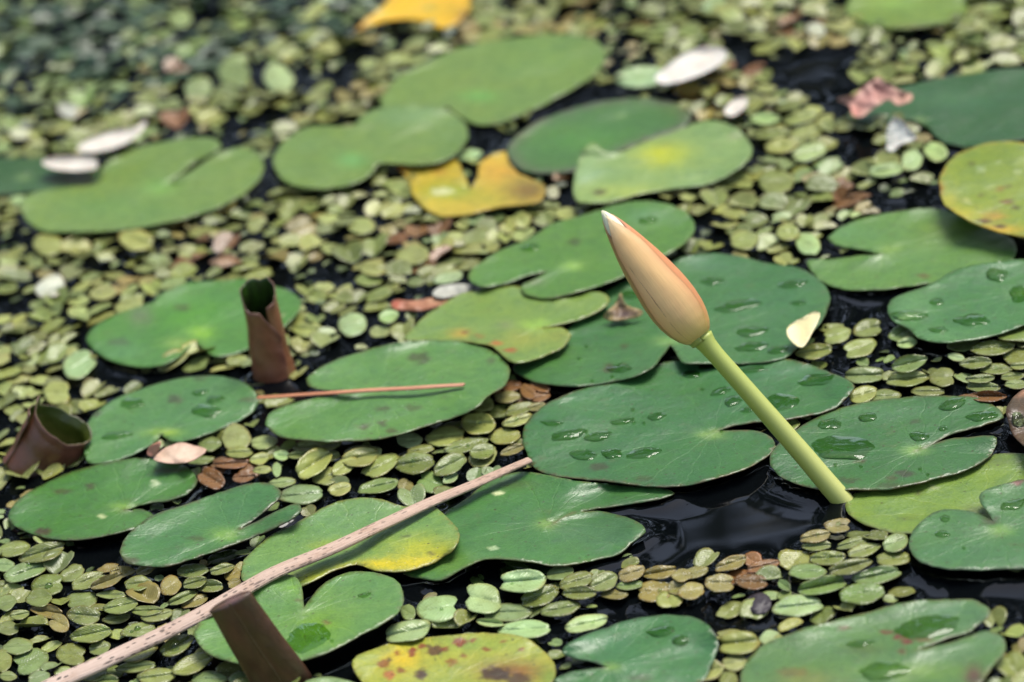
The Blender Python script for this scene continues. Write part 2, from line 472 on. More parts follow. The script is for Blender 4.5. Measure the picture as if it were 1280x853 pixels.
P('blue green pad with wet patches reaching the frame beside open water', (1280, 365), 9, (0.050,0.150,0.050),
  [(1110,382),(1122,370),(1156,358),(1197,336),(1231,329),(1285,324),(1345,335),(1345,388),(1285,404),(1248,418),(1210,425),(1173,428),(1147,422),(1140,414),(1115,400)],
  blobs=[(1140,380,30,14,(0.10,0.22,0.09),.6,1),(1175,418,30,8,(0.10,0.23,0.10),.6,1)],
  puddles=[(1137,394,48,12,0),(1215,400,44,15,0),(1171,377,18,9,0),(1246,344,26,17,0),(1272,367,22,22,0),(1173,412,24,8,0)], lifts=[(1125,385,30,3)])
P('small olive pad edge showing under the blue green pad', (1300, 405), 6, (0.14,0.20,0.05),
  [(1246,414),(1255,405),(1268,396),(1295,388),(1325,398),(1305,424),(1270,426),(1250,424)])
P('mid green pad directly behind the bud tip, overlapping two others', (715, 334), 13, (0.072,0.175,0.030),
  [(585,347),(592,335),(620,315),(660,298),(690,280),(730,268),(790,252),(830,254),(862,268),(869,285),(860,300),(840,314),(800,334),(779,346),(751,356),(714,367),(677,373),(655,366),(652,358),(664,350),(684,339,K),(664,343),(629,355),(600,358)],
  blobs=[(715,333,14,6,(0.20,0.36,0.08),.9,1),(810,270,50,14,(0.08,0.20,0.09),.6,1),(717,303,9,5,(0.04,0.05,0.02),.7,0),(668,352,14,6,(0.10,0.10,0.07),.5,1),(655,340,50,10,(0.07,0.19,0.05),.5,1)],
  puddles=[(663,309,24,9,5),(810,275,26,10,5),(770,285,30,9,10)], rim=(0.10,0.12,0.03))
P('light yellow green pad with an orange spotted edge', (672, 407), 10, (0.135,0.225,0.052),
  [(505,423),(524,401),(551,382),(578,367),(615,360),(649,358),(660,366),(700,372),(731,366),(751,365),(763,374),(751,387),(724,399),(697,406),(674,411,K),(704,410),(714,419),(704,433),(677,446),(643,453),(629,445),(615,433),(578,427),(527,426)],
  blobs=[(650,424,30,14,(0.22,0.25,0.05),.8,1),(575,417,12,6,(0.4,0.28,0.04),.9,1),(622,429,8,3.5,(0.34,0.11,0.03),.85,0),(637,438,9,3.5,(0.27,0.06,0.02),.9,0),(600,420,6,3,(0.24,0.12,0.03),.7,0),(583,415,5,3,(0.16,0.06,0.02),.9,0),
         (672,407,22,8,(0.22,0.38,0.06),.9,1),(632,406,12,6,(0.2,0.2,0.12),.4,1),(700,420,26,10,(0.20,0.24,0.05),.7,1)],
  rim=(0.20,0.19,0.04), lifts=[(640,450,40,3)])
P('wide dark pad behind the bud base carrying brown debris', (836, 428), 6, (0.040,0.130,0.040),
  [(640,460),(663,475),(697,482),(731,482),(765,477),(799,468),(821,455),(832,439),(838,431,K),(845,440),(851,452),(880,454),(920,454),(960,452),(979,448),(1000,432),(1020,410),(1033,393),(1037,372),(1030,356),(1003,336),(962,329),(918,319),(884,317),(850,322),(820,338),(780,352),(750,368),(720,400),(680,435)],
  blobs=[(836,426,20,6,(0.14,0.28,0.08),.8,1),(960,390,90,40,(0.045,0.140,0.062),.6,1),(870,330,40,10,(0.10,0.20,0.13),.5,1),(720,450,70,20,(0.05,0.145,0.035),.6,1),(762,460,8,6,(0.05,0.04,0.015),.8,0),(780,433,5,4,(0.05,0.04,0.015),.7,0),(700,440,40,12,(0.055,0.15,0.04),.4,1)],
  puddles=[(890,351,28,10,8),(921,382,58,15,8),(991,355,40,10,8),(998,378,20,7,5),(940,414,42,13,5),(940,433,42,13,8),(972,437,28,10,8),(775,460,32,11,5),(790,368,30,10,0)],
  rim=(0.05,0.07,0.02), lifts=[(820,460,50,5),(730,486,60,4)], beads=[(733,432),(740,475),(765,470),(724,447)])
P('green pad crossed by the thin pink stalk', (470, 488), 12, (0.078,0.190,0.050),
  [(383,473),(395,462),(420,450),(460,437),(505,427),(560,425),(600,432),(625,445),(637,463),(632,480),(610,495),(595,510),(540,530),(490,545),(440,551),(390,551),(350,545),(332,530),(336,517),(360,505),(392,498),(440,491,K),(400,486),(385,482)],
  blobs=[(524,447,14,8,(0.045,0.05,0.025),.75,0),(517,510,12,4,(0.05,0.05,0.02),.75,0),(478,511,9,3,(0.05,0.05,0.02),.75,0),(455,533,7,4,(0.05,0.05,0.02),.8,0),(478,529,6,4,(0.05,0.05,0.02),.8,0),(490,539,9,3,(0.06,0.05,0.02),.7,0),(614,452,6,4,(0.07,0.06,0.03),.6,0),(560,500,60,18,(0.09,0.21,0.055),.6,1),(420,462,40,10,(0.10,0.22,0.08),.5,1)],
  rim=(0.10,0.09,0.04), lifts=[(600,505,40,3)])
P('wet green pad beside the squat brown curled leaf', (203, 540), 6, (0.062,0.168,0.052),
  [(105,560),(108,530),(130,507),(180,485),(230,472),(270,470),(305,478),(322,495),(320,510),(300,525),(265,540),(235,550),(215,552),(203,543,K),(192,553),(170,566),(140,577),(108,577)],
  blobs=[(218,500,10,6,(0.05,0.06,0.03),.8,0),(205,541,22,5,(0.20,0.33,0.04),.9,1),(118,516,10,5,(0.05,0.05,0.03),.7,0),(250,473,10,4,(0.05,0.06,0.03),.5,0),(312,500,14,3,(0.07,0.07,0.03),.6,0)],
  puddles=[(165,504,30,13,5),(257,514,38,15,0),(268,499,24,10,10),(148,543,42,9,8),(250,490,22,7,10)], lifts=[(300,478,40,2)])
P('big glossy pad in front of the bud, dotted with water pools', (893, 541), 5, (0.036,0.126,0.040),
  [(653,547),(657,529),(683,505),(725,487),(770,476),(805,464),(830,453),(865,450),(900,449),(945,446),(1000,452),(1040,466),(1068,483),(1056,499),(1044,510),(1013,519),(979,525),(935,529),(911,534),(896,539,K),(918,538),(949,539),(969,553),(962,568),(949,577),(935,585),(894,598),(855,607),(816,608),(765,602),(714,597),(677,590),(664,580),(658,566)],
  blobs=[(888,543,16,6,(0.18,0.30,0.10),.9,1),(748,583,12,5,(0.05,0.04,0.025),.85,0),(724,507,40,14,(0.055,0.16,0.065),.6,1),(805,598,10,4,(0.05,0.06,0.02),.6,0),(985,465,60,10,(0.06,0.16,0.09),.5,1),(850,580,70,16,(0.036,0.125,0.036),.6,1),(700,585,40,8,(0.05,0.135,0.04),.6,1)],
  puddles=[(979,502,42,20,3),(1020,475,42,15,8),(940,462,32,8,8),(916,501,22,13,10),(901,489,25,9,15),(884,458,22,10,8),(864,468,22,9,0),(710,543,45,13,12),(748,545,34,12,5),(690,528,28,7,0),(728,568,36,13,0),(765,567,26,13,0),(804,566,42,14,10),(821,520,24,9,12),(778,526,34,8,8),(935,512,20,7,10)],
  rim=(0.12,0.06,0.03), lifts=[(700,500,60,2.5),(1060,485,30,3),(760,602,80,2)], beads=[(792,527),(733,538),(791,511),(878,486),(902,538),(805,528)], step=0.0022)
P('green pad with a dark notch next to the tall brown curled leaf', (248, 414), 5, (0.060,0.175,0.032),
  [(109,426),(119,407),(153,390),(190,377),(204,365),(238,353),(279,351),(303,348),(326,353),(360,363),(376,375),(372,390),(357,407),(340,421),(306,438),(286,445),(262,443),(252,432),(243,424,K),(235,435),(214,452),(180,459),(150,455),(126,445)],
  blobs=[(252,415,16,9,(0.22,0.42,0.03),.9,1),(240,395,50,24,(0.07,0.23,0.02),.7,1),(222,429,18,7,(0.18,0.30,0.08),.8,1),(148,428,14,4,(0.05,0.05,0.03),.7,0),(176,395,16,14,(0.13,0.14,0.11),.6,1),(228,385,12,5,(0.06,0.08,0.02),.7,0),(150,440,40,14,(0.08,0.20,0.09),.6,1),(215,372,20,8,(0.12,0.25,0.12),.6,1)],
  lifts=[(243,455,30,3)])
P('round dark edged pad below the squat brown curled leaf', (158, 636), 6, (0.046,0.145,0.030),
  [(10,645),(20,628),(51,607),(88,590),(126,580),(170,573),(204,575),(235,585),(247,600),(238,614),(211,626),(190,628),(174,632),(158,637,K),(178,637),(192,645),(180,656),(153,665),(119,672),(75,675),(41,668),(17,656)],
  blobs=[(154,634,16,6,(0.16,0.30,0.06),.85,1),(195,603,7,4,(0.45,0.52,0.38),.9,0),(127,646,4,3,(0.45,0.52,0.35),.8,0),(150,608,45,12,(0.065,0.185,0.04),.6,1),(112,607,6,5,(0.05,0.045,0.02),.8,0),(77,614,10,4,(0.05,0.05,0.02),.7,0),(53,664,10,4,(0.05,0.03,0.015),.9,0),(215,588,24,3,(0.07,0.05,0.025),.7,0)],
  rim=(0.055,0.030,0.016), rimw=0.0022)
P('half folded blue green pad with a brown edge near the reed', (288, 668), 9, (0.050,0.150,0.046),
  [(150,689),(160,668),(190,645),(238,628),(279,614),(313,604),(337,604),(352,616),(340,631),(320,648),(300,661,K),(326,649),(354,635),(371,629),(377,637),(360,651),(323,668),(282,684),(238,699),(204,708),(177,707),(156,702)],
  blobs=[(281,668,20,8,(0.16,0.31,0.07),.9,1),(245,673,14,3,(0.05,0.05,0.02),.6,0),(260,635,60,16,(0.06,0.165,0.066),.6,1),(340,655,30,8,(0.04,0.11,0.03),.8,1),(165,701,10,4,(0.05,0.04,0.02),.7,0)],
  rim=(0.075,0.035,0.02), rimw=0.0020, lifts=[(365,638,45,6),(330,608,40,4)], wave=1.8)
P('pale pad with a yellow streaked lobe lying under the reed', (455, 690), 9, (0.110,0.225,0.070),
  [(302,712),(305,700),(316,688),(340,668),(367,655),(408,632),(430,625),(459,622),(486,626),(505,633),(535,630),(547,636),(561,648),(575,668),(568,685),(544,702),(520,711),(493,715),(469,713),(445,706),(420,712),(400,722),(370,735),(345,738),(302,724)],
  blobs=[(532,684,52,20,(0.30,0.35,0.04),.85,1),(540,694,40,12,(0.38,0.39,0.03),.9,1),(487,706,40,7,(0.55,0.43,0.010),1,1),(520,703,40,7,(0.45,0.40,0.02),.9,1),(435,715,30,9,(0.42,0.38,0.03),.9,1),(550,655,24,16,(0.13,0.24,0.07),.8,1),(470,655,50,16,(0.10,0.215,0.09),.6,1),(412,682,26,8,(0.20,0.28,0.02),.8,1),(385,722,26,10,(0.36,0.40,0.04),.8,1),(509,670,6,2,(0.05,0.06,0.02),.7,0),(540,691,5,2,(0.07,0.06,0.02),.7,0)],
  rim=(0.16,0.13,0.03), lifts=[(575,680,30,3)])
P('light green pad with a wet fold beneath the folded brown leaf', (381, 766), 12, (0.098,0.215,0.060),
  [(243,787),(252,774),(280,750),(306,730),(340,721),(367,719),(377,733),(380,759,K),(391,743),(408,727),(430,717),(452,714),(483,719),(500,730),(505,750),(496,767),(476,780),(445,797),(425,808),(408,816),(377,825),(340,832),(292,828),(258,815),(245,801)],
  blobs=[(400,785,34,22,(0.13,0.26,0.015),.85,1),(365,735,16,8,(0.13,0.28,0.04),.7,1),(408,776,5,4,(0.14,0.09,0.03),.8,0),(456,745,16,6,(0.055,0.15,0.03),.6,1),(372,749,4,2,(0.08,0.06,0.03),.7,0),(450,730,40,14,(0.08,0.20,0.075),.6,1)],
  puddles=[(384,797,56,34,12),(455,743,16,6,15)], rim=(0.10,0.10,0.04), lifts=[(330,730,40,2)], beads=[(403,797),(415,800)])
P('glossy green pad with a fork shaped notch in front of the reed tip', (685, 653), 4, (0.050,0.155,0.042),
  [(500,706),(522,670),(550,645),(580,625),(610,602),(640,591),(663,590),(683,594),(731,602),(799,607),(836,611),(843,616),(823,624),(765,633),(731,638),(707,645),(688,657,K),(717,641),(748,639),(782,646),(802,656),(806,665),(789,679),(775,692),(748,699),(714,706),(690,707),(663,702),(636,699),(605,699),(581,709),(564,719),(551,725),(525,723),(505,717)],
  blobs=[(683,655,14,7,(0.20,0.34,0.08),.9,1),(624,616,6,4,(0.55,0.62,0.45),.9,0),(617,685,5,3,(0.5,0.6,0.4),.8,0),(740,670,60,20,(0.065,0.165,0.085),.7,1),(640,605,30,7,(0.05,0.06,0.02),.5,1),(560,705,34,16,(0.11,0.22,0.05),.8,1),(640,650,40,14,(0.040,0.135,0.05),.6,1)],
  rim=(0.12,0.11,0.05), lifts=[(620,705,70,8),(800,655,30,3)], wave=1.6, step=0.0022)
P('dark glossy pad with a large pool touching the bud stem', (1150, 562), 4.5, (0.036,0.120,0.036),
  [(991,540),(1013,526),(1040,513),(1088,501),(1139,496),(1190,494),(1224,498),(1248,511),(1254,521),(1224,533),(1190,543),(1163,556),(1146,563,K),(1176,551),(1210,546),(1246,547),(1243,562),(1232,574),(1207,588),(1163,600),(1112,611),(1071,612),(1020,611),(993,604),(968,589),(961,574),(968,560),(980,548)],
  blobs=[(1143,563,16,6,(0.18,0.32,0.10),.9,1),(1130,592,14,5,(0.04,0.04,0.025),.8,0),(1115,598,8,4,(0.05,0.05,0.02),.7,0),(1110,606,16,4,(0.04,0.05,0.02),.6,0),(1075,577,8,3,(0.06,0.06,0.02),.7,0),(1060,600,16,4,(0.04,0.045,0.02),.6,0),(1144,527,6,3,(0.04,0.05,0.02),.7,0),(1100,515,70,10,(0.055,0.15,0.065),.6,1),(985,590,20,12,(0.03,0.10,0.035),.7,1)],
  puddles=[(1054,560,78,30,-4),(1037,530,28,14,5),(1085,521,24,11,8),(1190,506,34,14,12),(1227,520,40,12,6),(1149,545,26,12,0),(1178,535,12,7,0)], rim=(0.10,0.07,0.03), lifts=[(1110,612,70,1),(1248,548,30,3)], beads=[(1150,585),(1076,582),(1044,580),(1160,592)], step=0.0022)
P('yellow green pad at the stem foot, mostly beneath others', (1230, 640), 2.6, (0.135,0.220,0.040),
  [(1057,631),(1065,619),(1085,610),(1140,602),(1190,588),(1230,570),(1285,567),(1335,580),(1335,640),(1280,660),(1200,669),(1136,667),(1108,665),(1081,655),(1061,643)],
  blobs=[(1168,609,6,3,(0.3,0.33,0.2),.6,0),(1150,617,4,3,(0.06,0.05,0.02),.7,0),(1133,648,14,3,(0.09,0.12,0.02),.6,1),(1240,576,40,6,(0.08,0.11,0.03),.6,1),(1215,640,10,7,(0.05,0.05,0.02),.6,1)], rim=(0.13,0.12,0.06))
P('blue green heart ended pad resting on the yellow green pad', (1250, 662), 7, (0.055,0.148,0.056),
  [(1137,672),(1149,655),(1173,638),(1207,638),(1228,644),(1242,652,K),(1230,635),(1223,621),(1234,611),(1258,604),(1290,598),(1345,610),(1348,690),(1300,708),(1258,711),(1224,712),(1173,709),(1146,699),(1137,685)],
  blobs=[(1252,663,14,7,(0.15,0.29,0.07),.9,1),(1272,604,6,4,(0.20,0.06,0.09),.8,0),(1238,650,12,6,(0.05,0.04,0.03),.7,0),(1190,690,40,12,(0.045,0.14,0.055),.6,1)],
  puddles=[(1178,667,19,9,0),(1266,631,32,13,12),(1181,648,13,9,0)], rim=(0.07,0.09,0.06), beads=[(1205,684)])
P('yellow mottled pad covered in red and black spots', (560, 850), 7, (0.28,0.31,0.045),
  [(440,825),(456,815),(473,809),(486,804),(527,797),(568,793),(612,791),(656,797),(677,811),(694,830),(690,852),(660,878),(560,892),(490,878),(452,852)],
  blobs=[(600,805,60,9,(0.19,0.27,0.05),.8,1),(470,822,24,12,(0.19,0.28,0.06),.8,1),(500,825,30,16,(0.55,0.38,0.02),.8,1),(640,840,50,16,(0.17,0.030,0.012),.8,1),(560,850,50,16,(0.25,0.30,0.05),.6,1),(690,848,14,16,(0.16,0.26,0.05),.8,1),
         (543,813,12,8,(0.08,0.03,0.015),.9,0),(526,843,9,7,(0.06,0.025,0.02),.95,0),(620,842,20,9,(0.05,0.025,0.015),.95,0),(648,850,16,9,(0.06,0.03,0.015),.9,0),
         (575,803,9,6,(0.17,0.024,0.014),.9,0),(515,815,6,5,(0.17,0.018,0.015),.9,0),(590,800,5,3,(0.17,0.030,0.012),.8,0),(527,808,5,4,(0.17,0.018,0.015),.85,0),(487,843,8,6,(0.35,0.08,0.03),.8,0),(480,830,8,6,(0.17,0.030,0.012),.8,0),(608,812,5,3,(0.17,0.030,0.012),.8,0),(565,828,7,5,(0.17,0.030,0.012),.7,0),(652,812,4,3,(0.17,0.024,0.014),.8,0),(630,802,5,2,(0.17,0.030,0.012),.7,0),(497,817,4,3,(0.17,0.030,0.012),.8,0),(555,812,5,4,(0.17,0.030,0.012),.8,0),(500,838,5,4,(0.17,0.030,0.012),.8,0),(580,820,5,3,(0.17,0.030,0.012),.7,0),(487,824,3,2,BRN,.8,0)],
  rim=(0.22,0.18,0.05), step=0.0014, name='spotted_lily_pad')
P('blue green pad with two lobes between the spotted pad and fern leaves', (762, 834), 7, (0.045,0.145,0.052),
  [(702,814),(721,798),(758,784),(799,772),(850,769),(874,774),(891,787),(898,804),(894,818),(880,850),(850,872),(760,882),(700,868),(690,852),(721,838),(760,834,K),(745,828),(718,823)],
  blobs=[(764,834,10,5,(0.18,0.32,0.08),.9,1),(745,800,30,9,(0.07,0.17,0.09),.7,1),(800,848,16,5,(0.04,0.06,0.02),.6,0)], puddles=[(826,789,36,13,5),(850,800,22,12,0)], rim=(0.06,0.08,0.05), lifts=[(725,800,30,3)], wave=2.0)
P('large mottled pad with red specks cut by the lower frame', (1130, 850), 8, (0.072,0.160,0.058),
  [(925,853),(932,828),(952,808),(986,792),(1037,777),(1088,764),(1129,753),(1190,749),(1221,751),(1238,764),(1227,777),(1207,791),(1175,801),(1148,812,K),(1190,802),(1231,789),(1251,793),(1257,811),(1241,832),(1215,865),(1150,895),(1000,905),(930,885)],
  blobs=[(1108,790,7,2.5,(0.12,0.015,0.018),.9,0),(1122,796,5,4,(0.13,0.012,0.02),.9,0),(1134,801,7,5,(0.13,0.010,0.022),.95,0),(1128,814,4,3,(0.12,0.02,0.02),.8,0),(1130,838,70,10,(0.12,0.23,0.03),.8,1),(1040,790,40,10,(0.085,0.19,0.06),.5,1),(1190,764,50,9,(0.09,0.19,0.10),.6,1),(1217,845,12,14,(0.10,0.03,0.05),.85,1),(1010,850,40,12,(0.22,0.20,0.05),.5,1),(990,840,20,6,(0.13,0.08,0.04),.5,0),(1055,785,10,3,(0.13,0.05,0.03),.6,0),(1080,812,26,7,(0.06,0.09,0.03),.6,1),(1155,800,12,3,(0.2,0.05,0.04),.6,0)],
  puddles=[(1159,783,86,26,8),(1075,804,34,10,5),(1105,838,60,24,8)], rim=(0.12,0.10,0.04), step=0.0022, lifts=[(1235,765,30,3)])
P('pale pad tip poking up at the lower frame beside the folded leaf', (412, 866), 6, (0.17,0.27,0.14),
  [(378,856),(392,848),(410,846),(440,852),(462,866),(440,892),(395,892)])
P('brown wet young pad at the frame beside the two fern rows', (1300, 530), 10, (0.070,0.040,0.022),
  [(1258,509),(1266,497),(1285,485),(1320,495),(1335,530),(1310,566),(1287,562),(1271,549),(1261,530)], blobs=[(1275,490,10,6,(0.45,0.22,0.15),.8,1)], lifts=[(1262,512,30,5)], name='young_lily_pad', puddles=[(1272,525,16,20,30)])
P('pale mint leaf next to the large white petal', (798, 96), 6, (0.30,0.42,0.25),
  [(767,98),(780,87),(808,82),(832,88),(826,102),(800,109),(778,107)], name='floating_leaf', cat='leaf')
P('submerged dark green leaf beneath the glossy forked pad', (650, 712), 1.2, (0.020,0.060,0.014),
  [(622,722),(632,708),(650,698),(685,698),(700,712),(670,718),(645,724)], name='submerged_leaf', cat='leaf', wave=0.3)

KDW = []           # world xy samples of every floating edge (for the water's meniscus)
PAD_PX = []
def build_pad(d, idx):
    out = crom(d['outline'], 7)
    # natural small irregularity of the edge
    jit = np.array([[mnoise.noise(Vector((p[0] * .05, p[1] * .1, idx))), mnoise.noise(Vector((p[0] * .05, p[1] * .1, idx + 50)))] for p in out])
    jit2 = np.array([[mnoise.noise(Vector((p[0] * .30, p[1] * .5, idx + 20))), mnoise.noise(Vector((p[0] * .30, p[1] * .5, idx + 70)))] for p in out])
    out = out + jit * np.array([1.8, 1.0]) + jit2 * np.array([1.1, .7])
    PAD_PX.append(out)
    z0 = d['z0']
    W = at_many(out, z0)[:, :2]
    step = d['step']
    lo, hi = W.min(0), W.max(0)
    gx = np.arange(lo[0], hi[0], step); gy = np.arange(lo[1], hi[1], step * 0.866)
    G = np.array([(x + (step / 2 if j % 2 else 0), y) for j, y in enumerate(gy) for x in gx])
    G += rng.uniform(-.15, .15, G.shape) * step
    G = G[inside(W, G)]
    kd = kdtree.KDTree(len(W))
    for i, p in enumerate(W): kd.insert((p[0], p[1], 0), i)
    kd.balance()
    dist = np.array([kd.find((p[0], p[1], 0))[2] for p in G]) if len(G) else np.zeros(0)
    G = G[dist > step * 0.45]
    # a ring just inside the edge carries the rim colour
    pts = [Vector(p) for p in W] + [Vector(p) for p in G]
    n = len(W)
    vs, es, fs, *_ = mgeo.delaunay_2d_cdt(pts, [(i, (i + 1) % n) for i in range(n)], [], 1, 1e-7)
    XY = np.array([(v.x, v.y) for v in vs])
    used = sorted({i for f in fs for i in f})
    remap = {a: b for b, a in enumerate(used)}
    XY = XY[used]
    fs = [tuple(remap[i] for i in f) for f in fs]
    # faces up
    A = XY[[f[0] for f in fs]]; B = XY[[f[1] for f in fs]]; Cq = XY[[f[2] for f in fs]]
    cr = (B[:, 0] - A[:, 0]) * (Cq[:, 1] - A[:, 1]) - (B[:, 1] - A[:, 1]) * (Cq[:, 0] - A[:, 0])
    fs = [f if c > 0 else f[::-1] for f, c in zip(fs, cr)]
    ed = np.array([kd.find((p[0], p[1], 0))[2] for p in XY])
    PX = pix(np.c_[XY, np.full(len(XY), z0)])
    c0 = at(d['centre'][0], d['centre'][1], z0)
    rad = np.linalg.norm(XY - c0[:2], axis=1)
    R = np.percentile(rad, 96)
    wv = d['wave'] * 1.4 / 1000.0
    z = np.full(len(XY), z0)
    for i, p in enumerate(XY):
        f1 = fbm(p[0], p[1], 16.0, 2, idx + .3)
        f2 = fbm(p[0], p[1], 45.0, 1, idx + 9.1)
        ang = math.atan2(p[1] - c0[1], p[0] - c0[0])
        rr = min(rad[i] / R, 1.2)
        z[i] += wv * (1.5 * f1 + 0.45 * f2 + 0.55 * rr * rr * math.sin(ang * 3 + idx * 1.7) + 0.35 * rr * rr * math.sin(ang * 7 + idx) ) - 0.0006 * math.exp(-(rad[i] / 0.010) ** 2)
        e = ed[i]
        z[i] += 0.0011 * fbm(p[0], p[1], 75.0, 2, idx + 4.4) * math.exp(-(e / 0.007) ** 2)
        z[i] += 0.0019 * (.6 + 1.1 * mnoise.noise(Vector((math.cos(ang) * 1.6, math.sin(ang) * 1.6, idx + 2.2)))) * math.exp(-e / 0.0075)
        z[i] -= 0.0003 * math.exp(-(e / 0.0016) ** 2)       # the edge dips to the water
    for (lx, ly, lr, lh) in d['lifts']:
        z += lh / 1000.0 * np.exp(-((PX[:, 0] - lx) ** 2 + ((PX[:, 1] - ly) * 2.1) ** 2) / (lr * lr))
    z = np.maximum(z, 0.0009)
    V = at_many(PX, z)
    # colour
    col = np.tile(np.array(d['col'], float), (len(V), 1))
    nz = np.array([mnoise.noise(Vector((p[0] * 0.11, p[1] * 0.22, idx))) for p in PX])
    n2 = np.array([mnoise.noise(Vector((p[0] * 0.35, p[1] * 0.7, idx + 7))) for p in PX])
    cx, cy = d['centre']
    cl = np.exp(-(((PX[:, 0] - cx) / 9) ** 2 + ((PX[:, 1] - cy) / 4.5) ** 2))[:, None]
    col = col * (1 - .5 * cl) + np.array((0.17, 0.28, 0.10)) * .5 * cl
    for (bx, by, rx, ry, bc, bs, soft) in d['blobs']:
        q = np.sqrt(((PX[:, 0] - bx) / rx) ** 2 + ((PX[:, 1] - by) / ry) ** 2)
        if soft:
            wgt = bs * np.exp(-(q * (1 + .25 * nz)) ** 2 * 1.1)
        else:
            q = q + nz * .45 + n2 * .35
            t = np.clip((1.15 - q) / .45, 0, 1); wgt = bs * t * t * (3 - 2 * t)
        col = col * (1 - wgt[:, None]) + np.array(bc) * wgt[:, None]
    rim = np.array(d['rim'] if d['rim'] is not None else np.array(d['col']) * .55 + np.array((.03, .012, .004)))
    rw = 0.75 * np.exp(-(ed / d['rimw']) ** 2) * np.clip(.75 + nz * 1.3, 0.15, 1)
    col = col * (1 - rw[:, None]) + rim * rw[:, None]
    UV = (XY - c0[:2]) / 0.1
    # underside
    N = len(V)
    Vb = V.copy(); Vb[:, 2] -= 0.00055
    cb = col * np.array((.8, .5, .6)) + np.array((.02, .005, .005))
    cnt = {}
    for f in fs:
        for a, b in ((f[0], f[1]), (f[1], f[2]), (f[2], f[0])):
            cnt[(a, b)] = 1
    bd = [e for e in cnt if (e[1], e[0]) not in cnt]
    F = list(fs) + [tuple(i + N for i in f[::-1]) for f in fs] + [(b, a, a + N, b + N) for a, b in bd]
    o = mk(d['name'], np.concatenate([V, Vb]), F, M_PAD, col=np.concatenate([col, cb]), uv=np.concatenate([UV, UV]), origin=c0)
    tag(o, d['label'], d['cat'], 'lily pads afloat on the pond' if 'pad' in d['name'] else None)
    KDW.append(W)
    # pools of water lying on it
    kv = kdtree.KDTree(N)
    for i, p in enumerate(PX): kv.insert((p[0], p[1], 0), i)
    kv.balance()
    def pool(px, py, wd, ht, ang, name, hmax, irr):
        n_r, n_s = 7, 30
        ca, sa = math.cos(math.radians(ang)), math.sin(math.radians(ang))
        PV, ring = [], []
        sd = px * .37 + py
        for r_ in range(n_r + 1):
            q = r_ / n_r
            for k in range(n_s if r_ else 1):
                t = 2 * math.pi * k / n_s
                rr = 1 + irr * (mnoise.noise(Vector((math.cos(t) * 1.1, math.sin(t) * 1.1, sd))) + .5 * mnoise.noise(Vector((math.cos(t) * 2.6, math.sin(t) * 2.6, sd + 4))))
                x, y = q * rr * wd / 2 * math.cos(t), q * rr * ht / 2 * math.sin(t)
                qx, qy = px + x * ca + y * sa, py - x * sa + y * ca
                near = kv.find_n((qx, qy, 0), 3)
                wsum = sum(1 / (h[2] + .3) for h in near)
                zz = sum(V[h[1], 2] / (h[2] + .3) for h in near) / wsum
                PV.append(at(qx, qy, zz + 0.00012 + hmax * (1 - q ** 2.2)))
        F = [(0, 1 + k, 1 + (k + 1) % n_s) for k in range(n_s)]
        for r_ in range(n_r - 1):
            for k in range(n_s):
                a, b = 1 + r_ * n_s + k, 1 + r_ * n_s + (k + 1) % n_s
                F.append((a, a + n_s, b + n_s, b))
        PV = np.array(PV)
        F = [f[::-1] for f in F]            # photo pixels run downwards, so the ring is turned to face up
        child_of(o, name, PV, F, M_BEAD)
    for (px, py, wd, ht, ang) in d['puddles']:
        pool(px, py, wd, ht, ang, 'water_pool', 0.0007 + 0.000010 * wd, .28)
    for (px, py) in d['beads']:
        pool(px, py, 5.0, 3.2, 0, 'water_bead', 0.0011, .15)
    return o

for i, d in enumerate(PADS):
    build_pad(d, i)

